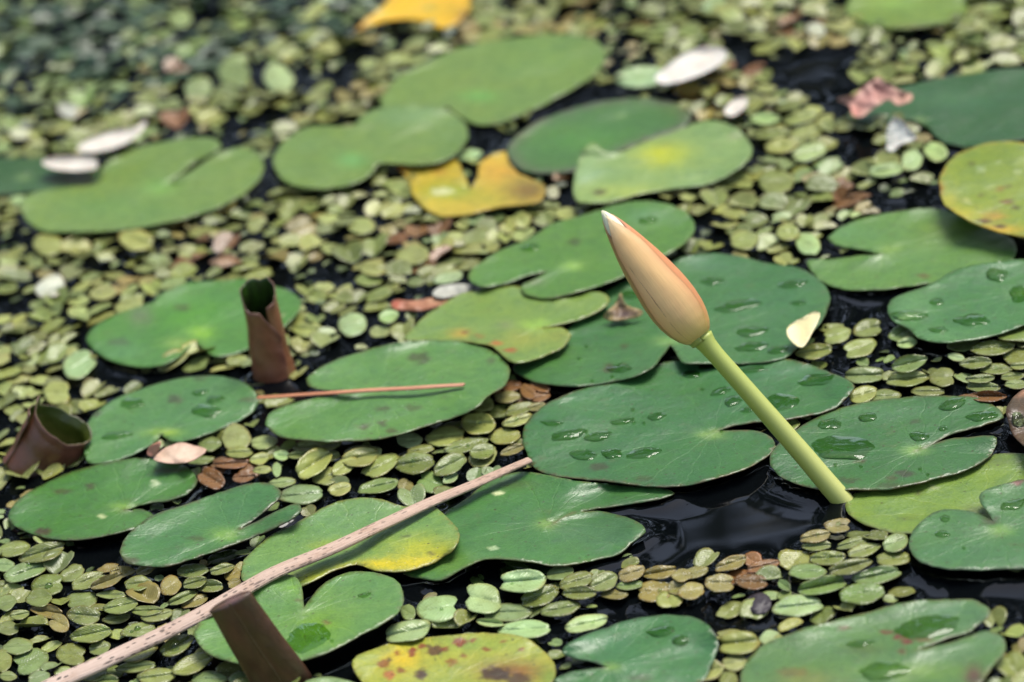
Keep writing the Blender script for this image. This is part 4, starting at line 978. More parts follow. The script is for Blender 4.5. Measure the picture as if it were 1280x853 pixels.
# hand placed: centre x, y, width, height, tilt (degrees, up to the right), shape, colour, frosted dots
HAND = [
 (1045,419,38,21,14,'h','y',0),(1087,410,38,24,12,'h','o',0),(1018,439,46,19,8,'o','o',0),(1073,435,44,24,18,'h','y',0),(1131,414,46,22,25,'o','g',0),(1134,428,27,14,10,'o','p',0),(1136,454,46,20,14,'o','t',0),(1081,469,54,22,2,'n','t',0),(1134,473,54,20,6,'o','o',.2),(1179,471,32,26,0,'h','o',.3),(1078,493,38,21,16,'o','y',0),(1105,495,42,17,3,'o','o',.2),(1161,489,45,13,0,'o','o',.2),
 (1205,429,43,20,14,'o','g',.2),(1195,446,22,10,-10,'o','p',.2),(1241,434,58,20,4,'o','o',.7),(1220,453,42,15,5,'o','o',.8),(1244,461,41,14,0,'o','o',.9),(1272,445,36,20,8,'o','o',.8),(1226,473,37,11,4,'o','o',1),(1229,483,42,14,-3,'o','o',1),(1266,470,32,11,5,'o','o',1),(1270,480,30,12,0,'o','o',1),(1278,427,20,14,0,'o','o',.6),(1234,495,46,14,0,'o','b',.8),(1275,457,26,10,4,'o','o',.8),(1210,497,26,9,0,'o','b',.8),
 (1048,657,34,19,4,'h','m',.9),(1019,670,40,16,11,'o','m',.5),(1021,682,36,13,4,'o','o',.9),(1066,678,43,13,16,'o','o',.8),(1080,687,42,16,16,'o','o',1),(1119,678,34,22,22,'o','t',.2),(1034,697,47,18,2,'o','o',1),(1117,698,46,19,5,'n','o',.2),(1062,708,56,18,15,'o','o',1),(1009,714,48,20,0,'o','g',.4),(1096,719,64,21,12,'o','g',.7),(1027,732,66,22,12,'n','g',.5),(1078,741,61,26,8,'o','g',1),(997,757,64,27,6,'o','p',.8),(980,731,19,12,-35,'o','g',.2),(980,743,20,11,20,'o','g',.2),
 (913,704,42,17,19,'o','m',.9),(954,707,43,15,13,'o','b',.5),(901,728,40,24,0,'h','m',.9),(939,727,42,19,-2,'o','b',.9),(864,738,32,22,6,'o','m',1),(867,716,42,14,14,'o','m',.9),
 (921,803,56,30,6,'h','y',0),(962,797,26,20,5,'o','p',0),(881,837,47,27,4,'o','y',.5),(918,828,31,22,8,'o','y',.4),(911,850,22,24,60,'o','o',.3),(852,850,20,30,20,'o','y',.4),(975,800,14,16,60,'n','y',0),
 (651,726,63,30,5,'h','p',.1),(602,748,48,40,-12,'h','p',0),(549,760,58,34,8,'h','p',.1),(510,765,21,19,-30,'o','g',0),(510,789,64,27,12,'n','p',.1),(634,765,61,22,2,'o','t',.1),(613,778,36,10,-6,'o','p',0),(658,786,68,23,3,'o','p',.1),(733,779,59,21,12,'n','p',.1),(699,761,53,18,10,'o','o',.3),(673,745,50,25,18,'o','o',.9),(724,741,44,16,2,'o','o',1),(721,726,45,20,16,'o','o',.5),(755,727,38,23,24,'o','o',.4),(700,716,38,20,8,'n','t',.1),(767,743,36,12,0,'o','m',.9),(789,716,36,19,16,'o','m',1),(787,731,34,12,4,'o','g',.4),(824,715,46,17,10,'o','m',.9),(816,739,49,28,2,'h','m',1),(852,719,26,16,8,'o','m',.8),(846,734,24,20,12,'o','m',1),(598,722,40,22,-36,'o','d',.1),(646,711,45,22,-12,'o','d',0),
 (450,571,50,24,12,'o','y',.2),(476,582,50,22,27,'o','y',.2),(517,578,52,27,10,'o','o',.6),(563,580,45,23,25,'o','o',.5),(604,570,38,26,28,'o','y',.4),(473,607,52,18,12,'o','g',.2),(537,602,37,28,-20,'h','g',.1),(507,607,18,22,60,'o','m',.1),(563,597,22,12,30,'o','p',.1),(430,583,36,18,30,'o','y',.1),
 (600,503,32,25,0,'h','y',.1),(598,529,44,29,0,'r','y',.1),(631,545,42,20,8,'o','y',.4),(580,557,57,17,15,'o','o',1),(556,545,48,25,6,'o','y',.2),(512,550,32,19,0,'o','p',0),(603,563,34,20,10,'o','o',.4),(648,525,40,14,16,'o','y',.8),(649,511,38,15,15,'o','o',.9),(634,496,33,15,6,'o','m',.3),(639,482,26,14,4,'o','b',.4),(660,489,24,16,-40,'o','b',.3),(675,496,26,12,14,'o','b',.3),(622,486,16,11,0,'o','b',.3),(655,500,26,10,20,'o','b',.4),(670,508,24,10,16,'o','m',.5),(676,484,24,11,-20,'o','b',.3),(455,566,50,20,4,'o','y',.3),(526,562,34,12,10,'o','o',.3),(640,562,30,12,20,'o','m',.6),
 (294,547,38,33,-12,'o','y',.2),(330,553,34,17,4,'o','y',.1),(263,554,30,18,0,'o','o',.2),(299,565,34,14,4,'o','o',.2),(352,569,22,13,0,'o','p',0),(387,557,42,15,4,'o','y',.2),(413,555,28,12,6,'o','y',.2),(410,570,34,14,10,'o','y',.2),(372,568,26,10,8,'o','o',.2),
 (290,579,44,13,4,'o','b',.4),(263,597,37,25,-30,'h','b',.6),(304,596,29,13,4,'o','b',.5),(250,575,36,11,4,'o','o',.3),(325,573,26,14,10,'o','y',.1),(352,603,36,13,6,'o','t',.2),(328,587,24,10,6,'o','y',.1),(391,580,56,30,35,'n','y',.1),(408,595,38,22,10,'o','y',.2),(379,618,58,24,6,'o','t',.2),(425,611,30,16,16,'o','y',.1),(346,587,12,18,0,'o','p',0),
 (17,686,48,18,8,'o','o',.3),(53,690,60,22,16,'o','o',.4),(32,714,60,22,20,'n','t',.2),(5,706,26,18,0,'o','t',.1),(90,716,34,20,25,'o','o',.3),(109,725,46,20,22,'o','o',.5),(134,726,46,14,22,'o','m',.5),(184,709,32,15,28,'o','m',.4),(172,729,34,19,8,'o','o',.7),(61,731,46,28,12,'h','o',.4),(49,747,34,24,10,'o','o',.3),(102,750,42,24,12,'o','o',.3),(139,743,38,11,0,'o','o',.3),(151,757,47,20,12,'o','o',.4),(182,763,40,13,2,'o','o',.4),(197,769,42,15,12,'o','o',.3),(146,772,37,14,10,'o','o',.4),(106,769,42,24,-6,'o','o',.8),(73,778,28,23,-25,'h','m',.5),(60,764,40,16,-10,'o','m',.5),(114,792,54,22,12,'o','o',.7),(90,818,40,29,-4,'h','o',.4),(124,810,28,18,14,'o','o',.3),(173,787,45,18,10,'o','o',.8),(214,732,28,24,32,'o','m',.6),(241,713,41,17,5,'o','o',.6),(243,728,32,15,16,'o','o',1),(262,732,35,15,2,'o','o',1),(277,711,32,13,16,'o','o',.7),(291,718,22,19,28,'o','m',.3),(279,696,40,16,16,'o','d',.2),(228,747,40,13,24,'o','o',.4),(244,751,36,14,20,'o','m',.3),(293,729,18,12,20,'o','m',.8),(221,806,46,22,28,'o','o',.5),(173,816,46,18,20,'o','o',.3),(240,830,54,22,24,'o','o',.4),(170,833,51,15,6,'o','o',.2),(117,842,38,19,12,'o','o',.3),(197,845,50,20,8,'o','o',.5),(262,848,46,18,0,'o','t',.1),(133,850,30,14,0,'o','o',.2),(299,848,26,18,20,'o','t',0),(22,808,38,20,4,'o','t',.2),(36,826,46,36,20,'h','t',.4),(4,826,22,28,0,'o','o',.2),(8,753,26,20,10,'o','o',.2),(10,785,28,18,-6,'o','o',.2),(25,768,26,12,10,'o','o',.2),(49,846,28,16,14,'o','t',.2),(10,845,22,12,0,'o','o',.3),  # grey green ones by the left edge carry a painted haze
 # a few that stand out farther back
 (62,358,40,26,24,'o','w',0),(128,366,36,18,6,'o','y',0),(170,300,44,26,-10,'o','y',.1),(60,305,40,26,-6,'o','y',0),(100,455,44,34,30,'h','p',0),(72,490,36,30,0,'h','y',0),(283,434,36,14,8,'o','y',0),(384,411,40,20,-4,'o','y',0),(441,405,36,30,10,'r','p',0),(486,395,26,16,8,'o','p',0),(516,318,44,26,10,'o','y',.1),(560,347,42,14,14,'n','p',0),(466,335,36,20,0,'o','y',0),(461,350,34,16,0,'o','o',0),(452,282,32,22,0,'r','y',0),
 (965,166,50,14,6,'o','o',0),(956,148,38,14,0,'o','p',0),(1000,146,50,16,14,'o','y',0),(1008,165,44,16,10,'o','y',0),(976,182,40,18,6,'o','y',0),(1012,190,48,22,16,'n','p',0),(1108,212,48,18,8,'n','p',0),(1140,200,28,26,40,'o','p',0),(1169,189,32,22,-20,'o','p',0),(970,227,46,30,0,'o','o',.1),(1020,36,24,18,-20,'o','w',0),(292,92,44,34,-20,'n','t',0),(348,98,36,40,40,'n','p',0),(248,110,40,30,10,'n','t',0),(86,137,30,20,-10,'r','w',0),(28,166,34,16,10,'r','w',0),(226,24,30,24,20,'n','t',0),
 (930,300,36,24,4,'o','y',.2),(925,322,24,16,-20,'o','m',.3),(1010,305,34,26,-30,'o','p',0),(985,290,30,22,0,'o','y',.1),(606,245,34,16,4,'o','p',0),(691,240,16,16,60,'o','w',0),(640,253,40,14,4,'o','y',0),
]
def leaf_xy(shape, n_r=5, n_s=22, rs=None):
    """unit leaf as rings of (u, v); u runs along the midrib"""
    pts = [(0.0, 0.0)]
    for i in range(1, n_r + 1):
        q = i / n_r
        for k in range(n_s):
            t = 2 * math.pi * k / n_s
            r = 1.0
            if shape == 'h': r = 1 - .42 * math.exp(-((((t - math.pi) / .42)) ** 2)) + .05 * math.cos(2 * t)
            elif shape == 'n': r = 1 - .10 * math.cos(t) ** 8 - .12 * math.exp(-((t - math.pi * .5) / .6) ** 2)
            elif shape == 'o': r = 1 - .12 * math.exp(-((t - math.pi) / .22) ** 2) + .03 * math.cos(4 * t)
            if rs is not None:
                r *= 1 + .16 * mnoise.noise(Vector((math.cos(t) * 1.1, math.sin(t) * 1.1, rs))) + .07 * mnoise.noise(Vector((math.cos(t) * 3, math.sin(t) * 3, rs + 9)))
            pts.append((q * r * math.cos(t), q * r * math.sin(t)))
    F = [(0, 1 + k, 1 + (k + 1) % n_s) for k in range(n_s)]
    for i in range(n_r - 1):
        for k in range(n_s):
            a, b = 1 + i * n_s + k, 1 + i * n_s + (k + 1) % n_s
            F.append((a, a + n_s, b + n_s, b))
    return np.array(pts), F
def leaf_h(uv, rs, fold=.10, dome=.16, tx=0.0, ty=0.0):
    """height over the leaf in half widths"""
    u, v = uv[:, 0], uv[:, 1]
    h = fold * np.abs(v) - dome * (u * u + v * v) + tx * u + ty * v
    h += np.array([.05 * mnoise.noise(Vector((a * 2.2, b * 2.2, rs))) for a, b in uv])
    h -= .05 * np.exp(-(v / .10) ** 2)
    return h
def tinted(uv, rs, dots):
    r = np.sqrt((uv ** 2).sum(1))
    nz = np.array([mnoise.noise(Vector((a * 1.3, b * 1.3, rs + 3))) for a, b in uv])
    c = np.ones((len(uv), 3)) * (1 + .22 * nz)[:, None]
    e = np.clip((r - .84) / .16, 0, 1)[:, None] * np.clip(.55 + nz[:, None], 0, 1)
    c = c * (1 - e) + c * np.array((.85, .62, .5)) * e
    return np.c_[c, np.full(len(uv), dots)]

OPEN = [  # stretches of bare water, photo pixels
 [(985,600),(1052,606),(1070,640),(1062,652),(1000,655)],
 [(775,700),(800,680),(850,618),(900,605),(955,592),(1000,622),(1048,632),(1052,650),(1006,662),(985,690),(972,705),(930,694),(880,697),(840,706)],
 [(1030,362),(1150,356),(1108,384),(1112,402),(1060,404),(1032,398)], [(985,445),(1040,415),(1060,450),(1050,460)], [(1040,450),(1110,452),(1110,484),(1060,484)],
 [(1140,715),(1300,712),(1300,800),(1260,780),(1225,750),(1120,755)], [(370,830),(440,790),(510,720),(540,730),(500,790),(440,850)],
 [(690,795),(760,750),(860,755),(990,770),(960,790),(905,790),(870,770)], [(110,450),(180,465),(260,455),(320,470),(200,480),(120,492)],
 [(70,680),(150,672),(165,706),(120,712)], [(560,160),(640,155),(745,100),(870,118),(860,125),(740,128),(650,165),(625,190),(560,195)],
 [(955,62),(1060,50),(1085,112),(1050,140),(960,108)], [(1040,155),(1110,180),(1100,205),(1050,215),(1040,190)], [(845,150),(880,148),(850,160)], [(440,55),(470,60),(440,100),(415,130),(400,120)],
 [(880,100),(950,105),(940,120),(900,122)], [(500,355),(540,350),(545,365),(500,372)], [(400,430),(470,440),(420,450),(385,465)], [(370,450),(390,470),(340,500),(378,490)], [(290,210),(345,215),(345,240),(270,275),(200,290),(310,262)],
 [(1110,398),(1140,418),(1180,436),(1180,446),(1112,446)], [(1150,470),(1150,500),(1120,500)], [(1190,540),(1258,530),(1262,560),(1240,575)], [(640,690),(700,706),(680,716),(560,735),(520,735)], [(800,612),(850,618),(800,680),(795,650),(740,640)],
 [(365,445),(420,450),(380,470)], [(280,515),(340,510),(335,530),(290,535)], [(760,100),(770,130),(720,125)], [(330,470),(330,500),(385,500),(385,465)], [(870,270),(905,262),(900,300),(868,305)], [(905,45),(960,50),(950,80),(915,90)],
]
OPEN = [np.array(p, float) for p in OPEN]
BROWN = [(250,310,55),(485,295,40),(540,325,25),(1050,238,55),(940,78,35),(905,238,30),(650,490,30),(240,85,30),(250,150,30),(1000,25,40),(290,585,40),(930,715,40),(70,372,20),(380,160,25),(480,290,30),(700,240,30)]
LEAFPTS = []
HANDW = []
LM = [  # landmarks the labels lean on
 ((1057,630), 'the stem foot'), ((1003,412), 'the cream petal'), ((1275,525), 'the brown young pad'), ((1160,545), 'the dark pad with the large pool'), ((1190,405), 'the blue green pad'),
 ((1130,850), 'the red specked pad'), ((800,845), 'the two lobed pad'), ((560,840), 'the spotted yellow pad'), ((690,690), 'the forked pad'), ((540,680), 'the yellow streaked lobe'),
 ((662,575), 'the reed tip'), ((480,655), 'the middle of the reed'), ((150,818), 'the low end of the reed'), ((320,800), 'the folded brown leaf'), ((270,660), 'the half folded pad'), ((130,635), 'the round dark edged pad'),
 ((47,560), 'the squat curled leaf'), ((225,565), 'the beige scrap'), ((340,440), 'the tall curled leaf'), ((560,483), 'the thin stalk'), ((470,525), 'the stalk crossed pad'), ((650,430), 'the orange spotted pad'), ((680,560), 'the glossy big pad'),
 ((900,660), 'the open black water'), ((945,755), 'the dark rotting scrap'), ((530,378), 'the reddish sliver'), ((700,320), 'the bud tip pad'), ((590,235), 'the yellow decaying pad'), ((830,200), 'the yellow centred pad'), ((1122,168), 'the folded white petal'),
 ((920,133), 'the small white petal'), ((150,180), 'the long pointed petal'), ((180,235), 'the notched pale pad'), ((240,400), 'the notched green pad'), ((210,510), 'the wet green pad'), ((1240,660), 'the heart ended pad'), ((1230,240), 'the yellow edged pad'), ((1095,120), 'the pink dried leaf'), ((460,185), 'the overlapping pale pad'),
 ((30,700), 'the frame edge water'), ((375,780), 'the light green pad'), ((420,665), 'the reed crossed pale pad'), ((940,385), 'the wide dark pad'),
]
LEAVES = []        # (object, cx, cy, shape, colour, w px, dots)
def hand_leaf(i, e):
    cx, cy, wd, ht, ang, sh, cc, dots = e
    r_ = random.Random(i * 13 + 5)
    uv, F = leaf_xy(sh, 6, 26, i * 1.37)
    flip = r_.choice((-1, 1))
    z0 = .0030 + r_.random() * .0030
    if cc == 'd': z0 = .0012
    sc = wd * .5 * (D0 / FPX)
    h = leaf_h(uv, i * .7, r_.choice((.05, .12, .2, .34)), r_.uniform(-.06, .14), r_.uniform(-.08, .08), r_.uniform(-.08, .08)) * sc
    a = math.radians(ang)
    x, y = uv[:, 0] * wd / 2 * flip, uv[:, 1] * ht / 2
    Q = np.c_[cx + x * math.cos(a) + y * math.sin(a), cy - x * math.sin(a) + y * math.cos(a)]
    V = at_many(Q, np.maximum(z0 + h, .0006))
    A, B, Cq = V[F[0][0]], V[F[0][1]], V[F[0][2]]
    if np.cross(B - A, Cq - A)[2] < 0: F = [f[::-1] for f in F]
    V2, F2 = thick_leaf(V, F, 26)
    t = tinted(uv, i * 1.1, dots)
    o = mk('floating_fern_leaf', V2, F2, M_FERN, col=np.concatenate([t, t]), uv=np.concatenate([uv, uv]), origin=at(cx, cy, z0))
    c = np.array(FC[cc]) * r_.uniform(.85, 1.12) * np.array((r_.uniform(.93, 1.07), 1, r_.uniform(.85, 1.15)))
    o.color = (*c, 1)
    LEAVES.append((o, cx, cy, sh, cc, wd, dots))
    LEAFPTS.append(V[-26:, :2])
    HANDW.append((V[:, 0].mean(), V[:, 1].mean(), max(np.ptp(V[:, 0]), np.ptp(V[:, 1])) / 2))
def thick_leaf(V, F, ns, th=.00025):
    N = len(V); Vb = V.copy(); Vb[:, 2] -= th
    ring = list(range(N - ns, N))
    F2 = list(F) + [tuple(i + N for i in f[::-1]) for f in F]
    e = set()
    for f in F:
        for a, b in zip(f, f[1:] + f[:1]): e.add((a, b))
    for a, b in [x for x in e if (x[1], x[0]) not in e]: F2.append((b, a, a + N, b + N))
    return np.concatenate([V, Vb]), F2
for i, e in enumerate(HAND): hand_leaf(i, e)

# the rest of the cover: leaves of natural size thrown on the water wherever the photo shows them
proto = []
for k in range(14):
    sh = ('o', 'h', 'r', 'h', 'o', 'n', 'h')[k % 7]
    uv, F = leaf_xy(sh, 5, 20, k * 3.1 + .5)
    r_ = random.Random(k)
    asp = r_.uniform(.72, .98)
    h = leaf_h(uv, k * 1.9, r_.choice((.06, .14, .25, .42)), r_.uniform(-.08, .14), r_.uniform(-.22, .22), r_.uniform(-.22, .22))
    V = np.c_[uv[:, 0], uv[:, 1] * asp, h]
    V2, F2 = thick_leaf(V * .0090, F, 20, .00022)
    V2[:, 2] += .0004
    proto.append((sh, V2, F2, np.concatenate([uv, uv]), uv, k))
proto_me = []
for sh, V2, F2, UVp, uv, k in proto:
    for dots in (0.0, .7):
        t = tinted(uv, k * 2.3, dots)
        o = mk('floating_fern_leaf', V2, F2, M_FERN, col=np.concatenate([t, t]), uv=UVp)
        proto_me.append((sh, dots, o.data, k)); bpy.data.objects.remove(o)
corners = [at(-170, -70), at(1450, -70), at(1450, 960), at(-170, 960)]
xlo, xhi = min(c[0] for c in corners), max(c[0] for c in corners)
ylo, yhi = min(c[1] for c in corners), max(c[1] for c in corners)
cell = .012
grid = {}
def gkey(x, y): return (int(x // cell), int(y // cell))
for hx, hy, hr in HANDW: grid.setdefault(gkey(hx, hy), []).append((hx, hy, hr))
cand = np.c_[rng.uniform(xlo, xhi, 42000), rng.uniform(ylo, yhi, 42000)]
cpx = pix(np.c_[cand, np.full(len(cand), .003)])
keep = (cpx[:, 0] > -200) & (cpx[:, 0] < 1480) & (cpx[:, 1] > -75) & (cpx[:, 1] < 960)
for poly in PAD_PX + OPEN: keep &= ~inside(poly, cpx)
cnt_in = np.zeros(len(cand), int)
for k in range(8):
    q = cand + .0082 * np.array([math.cos(k * math.pi / 4), math.sin(k * math.pi / 4)])
    qp = pix(np.c_[q, np.full(len(q), .003)])
    hit = np.zeros(len(q), bool)
    for poly in PAD_PX: hit |= inside(poly, qp)
    cnt_in += hit
keep &= cnt_in < 3
SPOTS = []
BBS = [(p_, (p_[:, 0].min(), p_[:, 0].max(), p_[:, 1].min(), p_[:, 1].max())) for p_ in PAD_PX + OPEN]
for (x, y), (px, py) in zip(cand[keep], cpx[keep]):
    r = .0088 * random.uniform(.58, 1.16)
    hole = fbm(x, y, 16.0, 2, 3.3)
    lim = .17 if px < 560 else .12
    thick = any(((px - ex) / ea) ** 2 + ((py - ey) / eb) ** 2 < 1 for ex, ey, ea, eb in ((975, 275, 125, 62), (1000, 175, 60, 40), (1180, 100, 60, 30), (560, 320, 120, 50), (270, 290, 160, 45)))
    if hole > lim and not thick: continue
    if fbm(x, y, 55.0, 1, 6.1) > .52 and not thick: continue
    if px + 3.2 * py < 420 and random.random() < .5: continue
    ok = True
    k0 = gkey(x, y)
    for dx in (-2, -1, 0, 1, 2):
        for dy in (-2, -1, 0, 1, 2):
            for (ox, oy, orr) in grid.get((k0[0] + dx, k0[1] + dy), ()):
                if (ox - x) ** 2 + (oy - y) ** 2 < (.63 * (r + orr)) ** 2: ok = False; break
            if not ok: break
        if not ok: break
    if not ok: continue
    grid.setdefault(k0, []).append((x, y, r))
    br = max([0] + [1 - math.hypot((px - bx) / bR, (py - by) / (bR * .55)) for bx, by, bR in BROWN])
    q = random.random()
    if br > 0 and q < .35 + .6 * br: cc = random.choice('bbmb')
    else:
        tone = fbm(x, y, 9.0, 2, 7.7) + random.gauss(0, .22)
        cc = 'm' if tone < -.45 else 'o' if tone < .02 else 'y' if tone < .36 else 't' if tone < .5 else 'p'
    if px + 3.2 * py + random.gauss(0, 80) < 540 and cc in 'oymtpb': cc = random.choice('gsstss')  # corner haze put into the leaf colour as darker greens
    dots = random.random() < (.55 if py > 560 or br > 0 else .25)
    cands = [p for p in proto_me if (p[1] > 0) == dots]
    rot = random.uniform(0, 6.283)
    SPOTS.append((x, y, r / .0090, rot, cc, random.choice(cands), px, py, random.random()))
    if random.random() < .65:        # leaves sit in pairs along the runner
        for sg in random.sample((-1, 1), 2):
            x2, y2 = x - math.sin(rot) * sg * r * 1.42, y + math.cos(rot) * sg * r * 1.42
            (qx, qy), = pix([[x2, y2, .003]])
            if any(math.hypot(ox - x2, oy - y2) < .58 * (r + orr) for dx in (-2, -1, 0, 1, 2) for dy in (-2, -1, 0, 1, 2) for (ox, oy, orr) in grid.get((gkey(x2, y2)[0] + dx, gkey(x2, y2)[1] + dy), ())): continue
            if any(bb[0] < qx < bb[1] and bb[2] < qy < bb[3] and inside(p_, [[qx, qy]])[0] for p_, bb in BBS): continue
            grid.setdefault(gkey(x2, y2), []).append((x2, y2, r))
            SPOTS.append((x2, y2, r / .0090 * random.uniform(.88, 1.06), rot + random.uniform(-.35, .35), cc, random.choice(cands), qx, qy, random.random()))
            break
c2 = np.c_[rng.uniform(xlo, xhi, 16000), rng.uniform(ylo, yhi, 16000)]
p2 = pix(np.c_[c2, np.full(len(c2), .003)])
k2 = (p2[:, 0] > -200) & (p2[:, 0] < 1480) & (p2[:, 1] > -75) & (p2[:, 1] < 960)
for poly in PAD_PX: k2 &= ~inside(poly, p2)
o2 = np.zeros(len(c2), bool)
for poly in OPEN: o2 |= inside(poly, p2)
k2 &= ~(o2 & (rng.uniform(0, 1, len(c2)) < .985))
for (x, y), (px, py) in zip(c2[k2], p2[k2]):
    r = .0088 * random.uniform(.28, .55)
    k0 = gkey(x, y); near = 9.0; ok = True
    for dx in (-2, -1, 0, 1, 2):
        for dy in (-2, -1, 0, 1, 2):
            for (ox, oy, orr) in grid.get((k0[0] + dx, k0[1] + dy), ()):
                d2 = math.hypot(ox - x, oy - y); near = min(near, d2 - orr)
                if d2 < .80 * (r + orr): ok = False
    if not ok or near > .010: continue
    grid.setdefault(k0, []).append((x, y, r))
    cc = random.choice('ooogggdtm'); dots = random.random() < .4
    SPOTS.append((x, y, r / .0090, random.uniform(0, 6.283), cc, random.choice([p for p in proto_me if (p[1] > 0) == dots]), px, py, random.random()))
def leaf_colour(cc, u):
    g = random.Random(int(u * 1e6))
    return np.array(FC[cc]) * g.uniform(.72, 1.18) * np.array((g.uniform(.92, 1.1), 1, g.uniform(.8, 1.2)))
# those that show largest stay single leaves, the far rest is one cover
inview = [s for s in SPOTS if 4 < s[6] < 1276 and 4 < s[7] < 849]
outview = [s for s in SPOTS if not (4 < s[6] < 1276 and 4 < s[7] < 849)]
inview.sort(key=lambda s: -s[2] / depth_of((s[0], s[1], 0)) ** 3)
nsingle = max(0, 300 - len(HAND))
for s in inview[:nsingle]:
    sh, dots, me, k = s[5]
    o = bpy.data.objects.new('floating_fern_leaf', me)
    COL.objects.link(o)
    o.location = (s[0], s[1], .0012 + .0024 * s[8]); o.rotation_euler = (0, 0, s[3]); o.scale = (s[2],) * 3
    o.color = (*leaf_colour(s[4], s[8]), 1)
    LEAVES.append((o, s[6], s[7], sh, s[4], s[2] * 38, dots))
rest = inview[nsingle:] + outview
VV, FF, CC, UU, nv = [], [], [], [], 0
for s in rest:
    sh, dots, me, k = s[5]
    _, V2, F2, UVp, uv, kk = proto[k]
    ca, sa = math.cos(s[3]), math.sin(s[3])
    V = V2 * s[2]
    V = np.c_[V[:, 0] * ca - V[:, 1] * sa + s[0], V[:, 0] * sa + V[:, 1] * ca + s[1], V[:, 2] + .0012 + .0024 * s[8]]
    n1 = len(uv)
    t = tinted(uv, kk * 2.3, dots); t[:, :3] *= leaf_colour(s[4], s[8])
    V = V[:n1]; F = [f for f in F2 if max(f) < n1]
    VV.append(V); CC.append(t); UU.append(uv); FF += [tuple(i + nv for i in f) for f in F]; nv += n1
o = mk('floating_fern', np.concatenate(VV), FF, M_FERN, col=np.concatenate(CC), uv=np.concatenate(UU))
o.color = (1, 1, 1, 1)
tag(o, 'dense cover of small yellow green floating fern leaves spreading over the farther water', 'floating fern', kind='stuff')
for s in SPOTS:
    a = np.arange(8) * math.pi / 4
    LEAFPTS.append(np.c_[s[0] + np.cos(a) * .0085 * s[2], s[1] + np.sin(a) * .0080 * s[2]])

for bx, by, bw in [(61,733,11),(219,808,12),(98,767,8),(130,785,6),(172,786,9),(165,790,5),(36,706,6),(240,713,7),(516,577,9),(585,557,5),(599,529,7),(1048,655,7),(1022,668,5),(1068,741,5),(1090,716,5),(1035,697,5),(668,742,6),(741,778,5),(825,738,6),(910,703,5),(1228,473,5),(1245,460,5),(646,524,6),(233,716,6),(257,611,5),(1117,697,4),(640,730,5),(552,762,5)]:
    o = min(LEAVES, key=lambda q: (q[1] - bx) ** 2 + (q[2] - by) ** 2)[0]
    zt = max((v.co.z for v in o.data.vertices), default=0) * o.scale[0] + o.location[2]
    B0 = at(bx, by, zt - .0002)
    rad = bw * .5 * depth_of(B0) / FPX
    VB, FB, nr, ns = [], [], 5, 16
    VB.append(B0 + np.array([0, 0, rad * .9]))
    for i in range(1, nr + 1):
        a = i / nr * math.pi / 2
        for k in range(ns):
            t = 2 * math.pi * k / ns
            VB.append(B0 + np.array([rad * math.sin(a) * math.cos(t), rad * math.sin(a) * math.sin(t), rad * .9 * math.cos(a)]))
    FB = [(0, 1 + k, 1 + (k + 1) % ns) for k in range(ns)]
    for i in range(nr - 1):
        for k in range(ns):
            a, b = 1 + i * ns + k, 1 + i * ns + (k + 1) % ns
            FB.append((a, a + ns, b + ns, b))
    VB = np.array(VB) - np.array(o.location)
    bo = mk('water_bead', VB, FB, M_BEAD)
    if o.rotation_euler[2] or o.scale[0] != 1:
        bo.data.transform((Matrix.Rotation(o.rotation_euler[2], 4, 'Z') @ Matrix.Scale(o.scale[0], 4)).inverted())
    bo.parent = o

# every single leaf gets words of its own: look, then the two things it lies between
def words_for(cx, cy):
    d = sorted(((math.hypot((cx - p[0]), (cy - p[1]) * 1.9), n) for p, n in LM))
    return d[0][1], d[1][1], d[2][1]
cls = {}
for it in LEAVES:
    o, cx, cy, sh, cc, wd, dots = it
    a, b, c = words_for(cx, cy)
    look = ('speckled ' if dots > .45 else '') + FNAME[cc] + ' ' + SNAME[sh]
    cls.setdefault((look, a, b), []).append((it, c))
for (look, a, b), its in cls.items():
    if len(its) == 1:
        its[0][0][0]['label'] = f'{look} fern leaf by {a}, towards {b}'
    else:
        A_ = next(p for p, n in LM if n == a)
        its.sort(key=lambda q: math.hypot(q[0][1] - A_[0], (q[0][2] - A_[1]) * 1.9))
        for k, (it, c) in enumerate(its):
            nth = ('', 'second ', 'third ', 'fourth ', 'fifth ', 'sixth ', 'seventh ', 'eighth ', 'ninth ')[min(k, 8)]
            it[0]['label'] = f'{look} fern leaf {nth}next to {a}, towards {b}' if k else f'{look} fern leaf first next to {a}, towards {b}'
for it in LEAVES:
    it[0]['category'] = 'fern leaf'
    it[0]['group'] = 'floating fern leaves on the pond'
    ws = it[0]['label'].split()
    if len(ws) > 16: it[0]['label'] = ' '.join(w_ for w_ in ws if w_ not in ('the', 'first'))
    if len(it[0]['label'].split()) > 16: it[0]['label'] = ' '.join(it[0]['label'].split()[:16])

